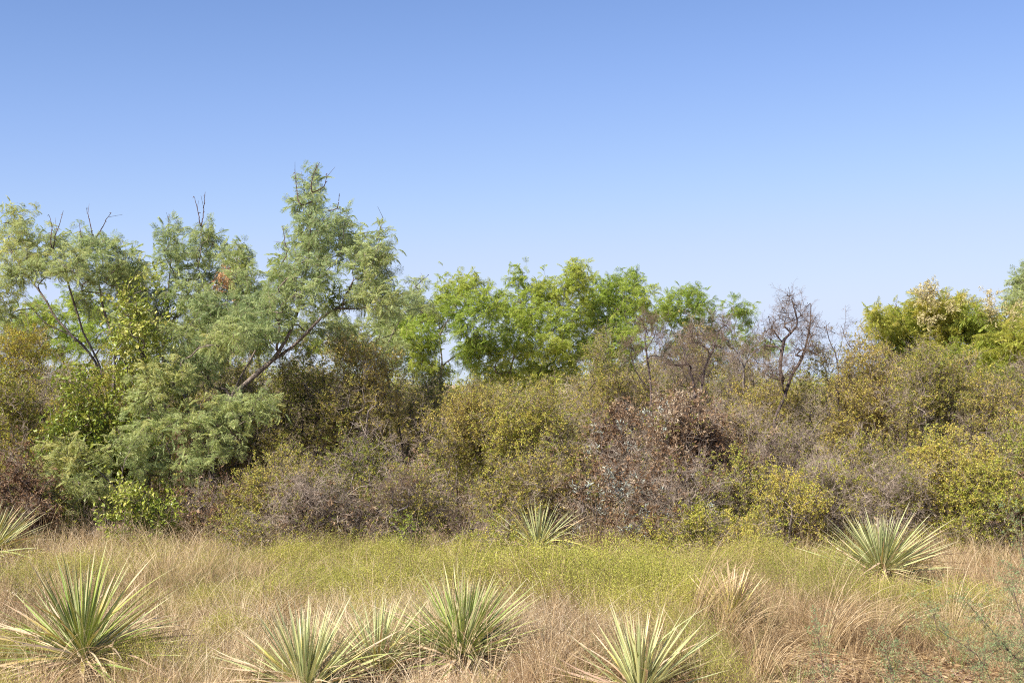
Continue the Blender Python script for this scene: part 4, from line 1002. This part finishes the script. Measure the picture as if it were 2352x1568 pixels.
def meadow(name, key, n, wfun, label, cat, hz=.25, sc=(.75, 1.25), tint=(.1, .9), ymax=14.0, flat=False, tilt=.12):
    y = 1 / U(1 / ymax, 1 / 7.6, int(n * 4)); x = U(-1, 1, len(y)) * (y * .37 + .9)
    # uniform density over the ground
    keep = U(0, 1, len(y)) < (y / ymax) ** 1.2
    x, y = x[keep], y[keep]
    px = 1176 + x / y * F; py = HZ + (EYE - hz) / y * F
    w = wfun(px, py)
    if key != 'litter' and key != 'litter_brown': w = w * (1 - .93 * np.clip(1.5 * blob(px, py, BARE), 0, 1))
    if key in ('broom', 'forb', 'straw', 'blade', 'straw_long'):
        for (yx, yy, yl) in YUC:                      # keep the fan of each yucca clear of weeds
            rr = np.hypot((x - yx) / (yl * .8), (y - (yy - yl * .3)) / (yl * 1.0)); w = w * np.clip((rr - .55) * 2.2, 0.04, 1)
    if key in ('broom', 'forb'):                      # patchy, with gaps
        Q_ = np.stack([x, y, 0 * x], 1); w = w * np.clip(2.4 * clump_tint(Q_, 2.6, 41 + len(key), 0, 1) - .25, .12, 1.1)
    k = U(0, 1, len(x)) < np.clip(w, 0, 1); x, y = x[k][:n], y[k][:n]
    P = np.stack([x, y, gz(x, y) - .005], 1); m_ = len(P)
    rot = np.stack([rng.normal(0, tilt, m_), rng.normal(0, tilt, m_), U(0, 6.283, m_)], 1)
    szn = .28 + .62 * clump_tint(P, 1.3, 23, 0, 1) + .5 * clump_tint(P, 3.2, 29, 0, 1) * (np.clip((y - 9) / 3, 0, 1) * .35 + .6) * np.clip((14.6 - y) / 1.2, .6, 1)
    s_ = U(sc[0], sc[1], m_)
    if key in ('broom', 'forb'): s_ = s_ * szn * U(.6, 1.3, m_)
    return scatter(name, key, P, rot, s_, clump_tint(P, 1.6, 11, *tint) + rng.normal(0, .1, m_), None, label, cat)
g = lambda px, py: blob(px, py, GREEN) * .85 - .6 * blob(px, py, BARE) - .45 * blob(px, py, BROWN) + .05
bfun = lambda px, py: blob(px, py, BROWN) * .95 + .16 - .6 * blob(px, py, BARE) - .1 * blob(px, py, GREEN)
meadow('broomweed', 'broom', 4600, g, 'yellow green broomweed in soft mounds across the meadow', 'broomweed', tint=(.1, .9), sc=(.7, 1.3))
meadow('dry_forbs', 'forb', 3400, bfun, 'reddish brown dried weeds with pale seed heads between the broomweed', 'dry weeds', tint=(.0, .55), sc=(.6, 1.15))
meadow('short_straw', 'straw', 4200, lambda px, py: .5 - .22 * blob(px, py, BARE), 'short straw coloured grass scattered all over the meadow', 'grass', sc=(.5, 1.0), tint=(.2, .9), tilt=.2)
meadow('straw_stems', 'straw_long', 760, lambda px, py: .3 + 0 * px, 'long thin straw stems bending over the meadow', 'grass', sc=(.5, .85), tint=(.2, .8))
meadow('green_blades', 'blade', 1100, lambda px, py: .35 + 0 * px, 'thin green grass blades low in the meadow', 'grass', hz=.1)
meadow('dry_litter', 'litter', 6500, lambda px, py: .8 + 0 * px, 'dry straw and leaf litter lying on the soil', 'litter', hz=0, sc=(.7, 1.3), tint=(.1, .9), tilt=.05)
meadow('brown_litter', 'litter_brown', 1500, lambda px, py: .3 + 0 * px, 'small brown dead leaves lying on the soil', 'litter', hz=0, tint=(.2, .9), tilt=.05)
for (px, py, rad, hs, lab_) in (
        (1285, 1375, .42, 1.35, 'large yellow green broomweed mound behind and right of the centre yucca'),
        (1475, 1400, .45, 1.25, 'yellow green broomweed mound right of the largest mound'),
        (1600, 1440, .32, 1.15, 'broomweed mound left of the straw wrapped yucca'),
        (850, 1400, .40, 1.15, 'yellow broomweed mound left of the centre yucca'),
        (1100, 1310, .42, 1.15, 'bright broomweed mound at the foot of the grey brush behind the centre yucca'),
        (880, 1320, .40, 1.1, 'broomweed mound at the brush edge left of centre'),
        (660, 1325, .42, 1.1, 'broomweed mound under the olive shrub left of centre'),
        (2040, 1410, .35, 1.0, 'low broomweed mound in front of the right yucca'),
        (2200, 1420, .35, 1.0, 'broomweed mound right of the right yucca'),
        (330, 1560, .22, .9, 'small broomweed mound beside the bottom left yucca'),
        (20, 1540, .22, .9, 'small broomweed mound in the bottom left corner'),
        (540, 1480, .25, .9, 'small isolated broomweed tuft left of the silvery yucca'),
        (1740, 1330, .38, 1.2, 'broomweed mound left of the right yucca near the brush')):
    d = dg(py); x = wx(px, d); t = empty('broomweed_mound', (x, d, float(gz(x, d))), lab_, 'broomweed')
    m_ = int(42 * rad / .35); a = U(0, 6.283, m_); q = np.sqrt(U(0, 1, m_)); P = np.stack([np.cos(a) * q * rad, np.sin(a) * q * rad, 0 * q - .005], 1)
    rot = np.stack([rng.normal(0, .1, m_), rng.normal(0, .1, m_), U(0, 6.283, m_)], 1)
    scatter('foliage', 'broom', P, rot, hs * (1.12 - .5 * q ** 2) * U(.85, 1.1, m_), U(.35, .95, m_), t)
# strip of straw and fallen twigs along the foot of the thicket
n = 1300; y = U(13.3, 15.2, n); x = U(-1, 1, n) * y * .4
scatter('brush_foot_straw', 'straw', np.stack([x, y, gz(x, y)], 1), np.stack([rng.normal(0, .25, n), rng.normal(0, .25, n), U(0, 6.28, n)], 1), U(.7, 1.2, n), U(0, .7, n), None,
        'dry straw grass along the foot of the thicket', 'grass')
n = 900; y = U(13.9, 17.5, n); x = U(-1, 1, n) * y * .4; z = np.abs(rng.normal(0, .16, n))
P_ = np.stack([x, y, gz(x, y) + .02 + z], 1); dr = rng.normal(0, 1, (n, 3)); dr[:, 2] *= .5
scatter('fallen_twigs', 'bare', P_, eul(dr), U(.8, 1.5, n), U(0, 1, n), None, 'tangle of fallen grey twigs under the thicket', 'twigs')

# ------------------------------------------------------------------ foreground acacia at the lower right
def acacia():
    d = 6.6; bx = 2.75; b = np.array([bx, d, -.03])
    t = empty('acacia_shrub', b, 'out of focus blue green thorny branches reaching in at the lower right corner', 'shrub')
    def pt(px, py, dd=0.): return [wx(px, d + dd), d + dd, wz(py, d + dd)]
    G = [[b, [2.7, d, .5], pt(2390, 1400), pt(2352, 1290), pt(2330, 1210)],
         [b, [2.6, d, .35], pt(2330, 1510), pt(2270, 1440), pt(2215, 1380)],
         [b, [2.5, d - .2, .3], pt(2300, 1600, -.2), pt(2240, 1500, -.2), pt(2150, 1440, -.2), pt(2140, 1410, -.2)],
         [b, [2.4, d - .3, .25], pt(2200, 1620, -.3), pt(2150, 1560, -.3), pt(2100, 1530, -.3)],
         [b, [2.2, d - .3, .2], pt(2080, 1640, -.3), pt(2045, 1540, -.3), pt(2025, 1480, -.3)],
         [b, [2.0, d - .3, .15], pt(1930, 1640, -.3), pt(1890, 1540, -.3), pt(1875, 1460, -.3)],
         [b, [2.8, d, .6], pt(2370, 1520), pt(2345, 1430), pt(2320, 1340)]]
    P, par, R, tip = grow(b, G, np.array(pt(2340, 1540)) + rng.normal(0, .12, (12, 3)), step=.06, rtip=.0022, wob=.12)
    tubes('stem', P, par, R, np.arange(len(P)), M['bark_dark'], t, b)
    I = np.where(R < .006)[0]; I = I[P[I, 2] > .2]; I = np.repeat(I, 5); D = dirs_at(P, par)[I]
    n = len(I); scatter('foliage', 'acacia', P[I] - b + rng.normal(0, .015, (n, 3)), eul(D + rng.normal(0, .6, (n, 3))), U(.5, .95, n), U(0, .9, n), t)
acacia()

# small pale stones on the bare ground
for i in range(14):
    px, py = (U(1800, 2330), U(1450, 1566)) if i < 10 else (U(60, 1500), U(1500, 1566))
    d = dg(py); x = wx(px, d); s = U(.015, .04)
    A = Acc(); m_ = 7; vs = [(0, 0, .6)]
    for r_, z_ in ((.7, .42), (1.0, .0), (.9, -.2)):
        for j in range(m_): a = j / m_ * 6.283; q = U(.8, 1.15); vs.append((math.cos(a) * r_ * q, math.sin(a) * r_ * q * .8, z_ * q))
    fs = [(0, 1 + j, 1 + (j + 1) % m_) for j in range(m_)]
    for k in (0, 1):
        for j in range(m_): a = 1 + k * m_ + j; c = 1 + k * m_ + (j + 1) % m_; fs.append((a, a + m_, c + m_, c))
    A.add(vs, fs)
    o = obj('stone', A.mesh('stone', M['stone']), None, (x, d, float(gz(x, d))), (0, 0, U(0, 6)), s)
    tag(o, 'small pale stone lying on the sandy ground', 'stone', 'small pale stones')
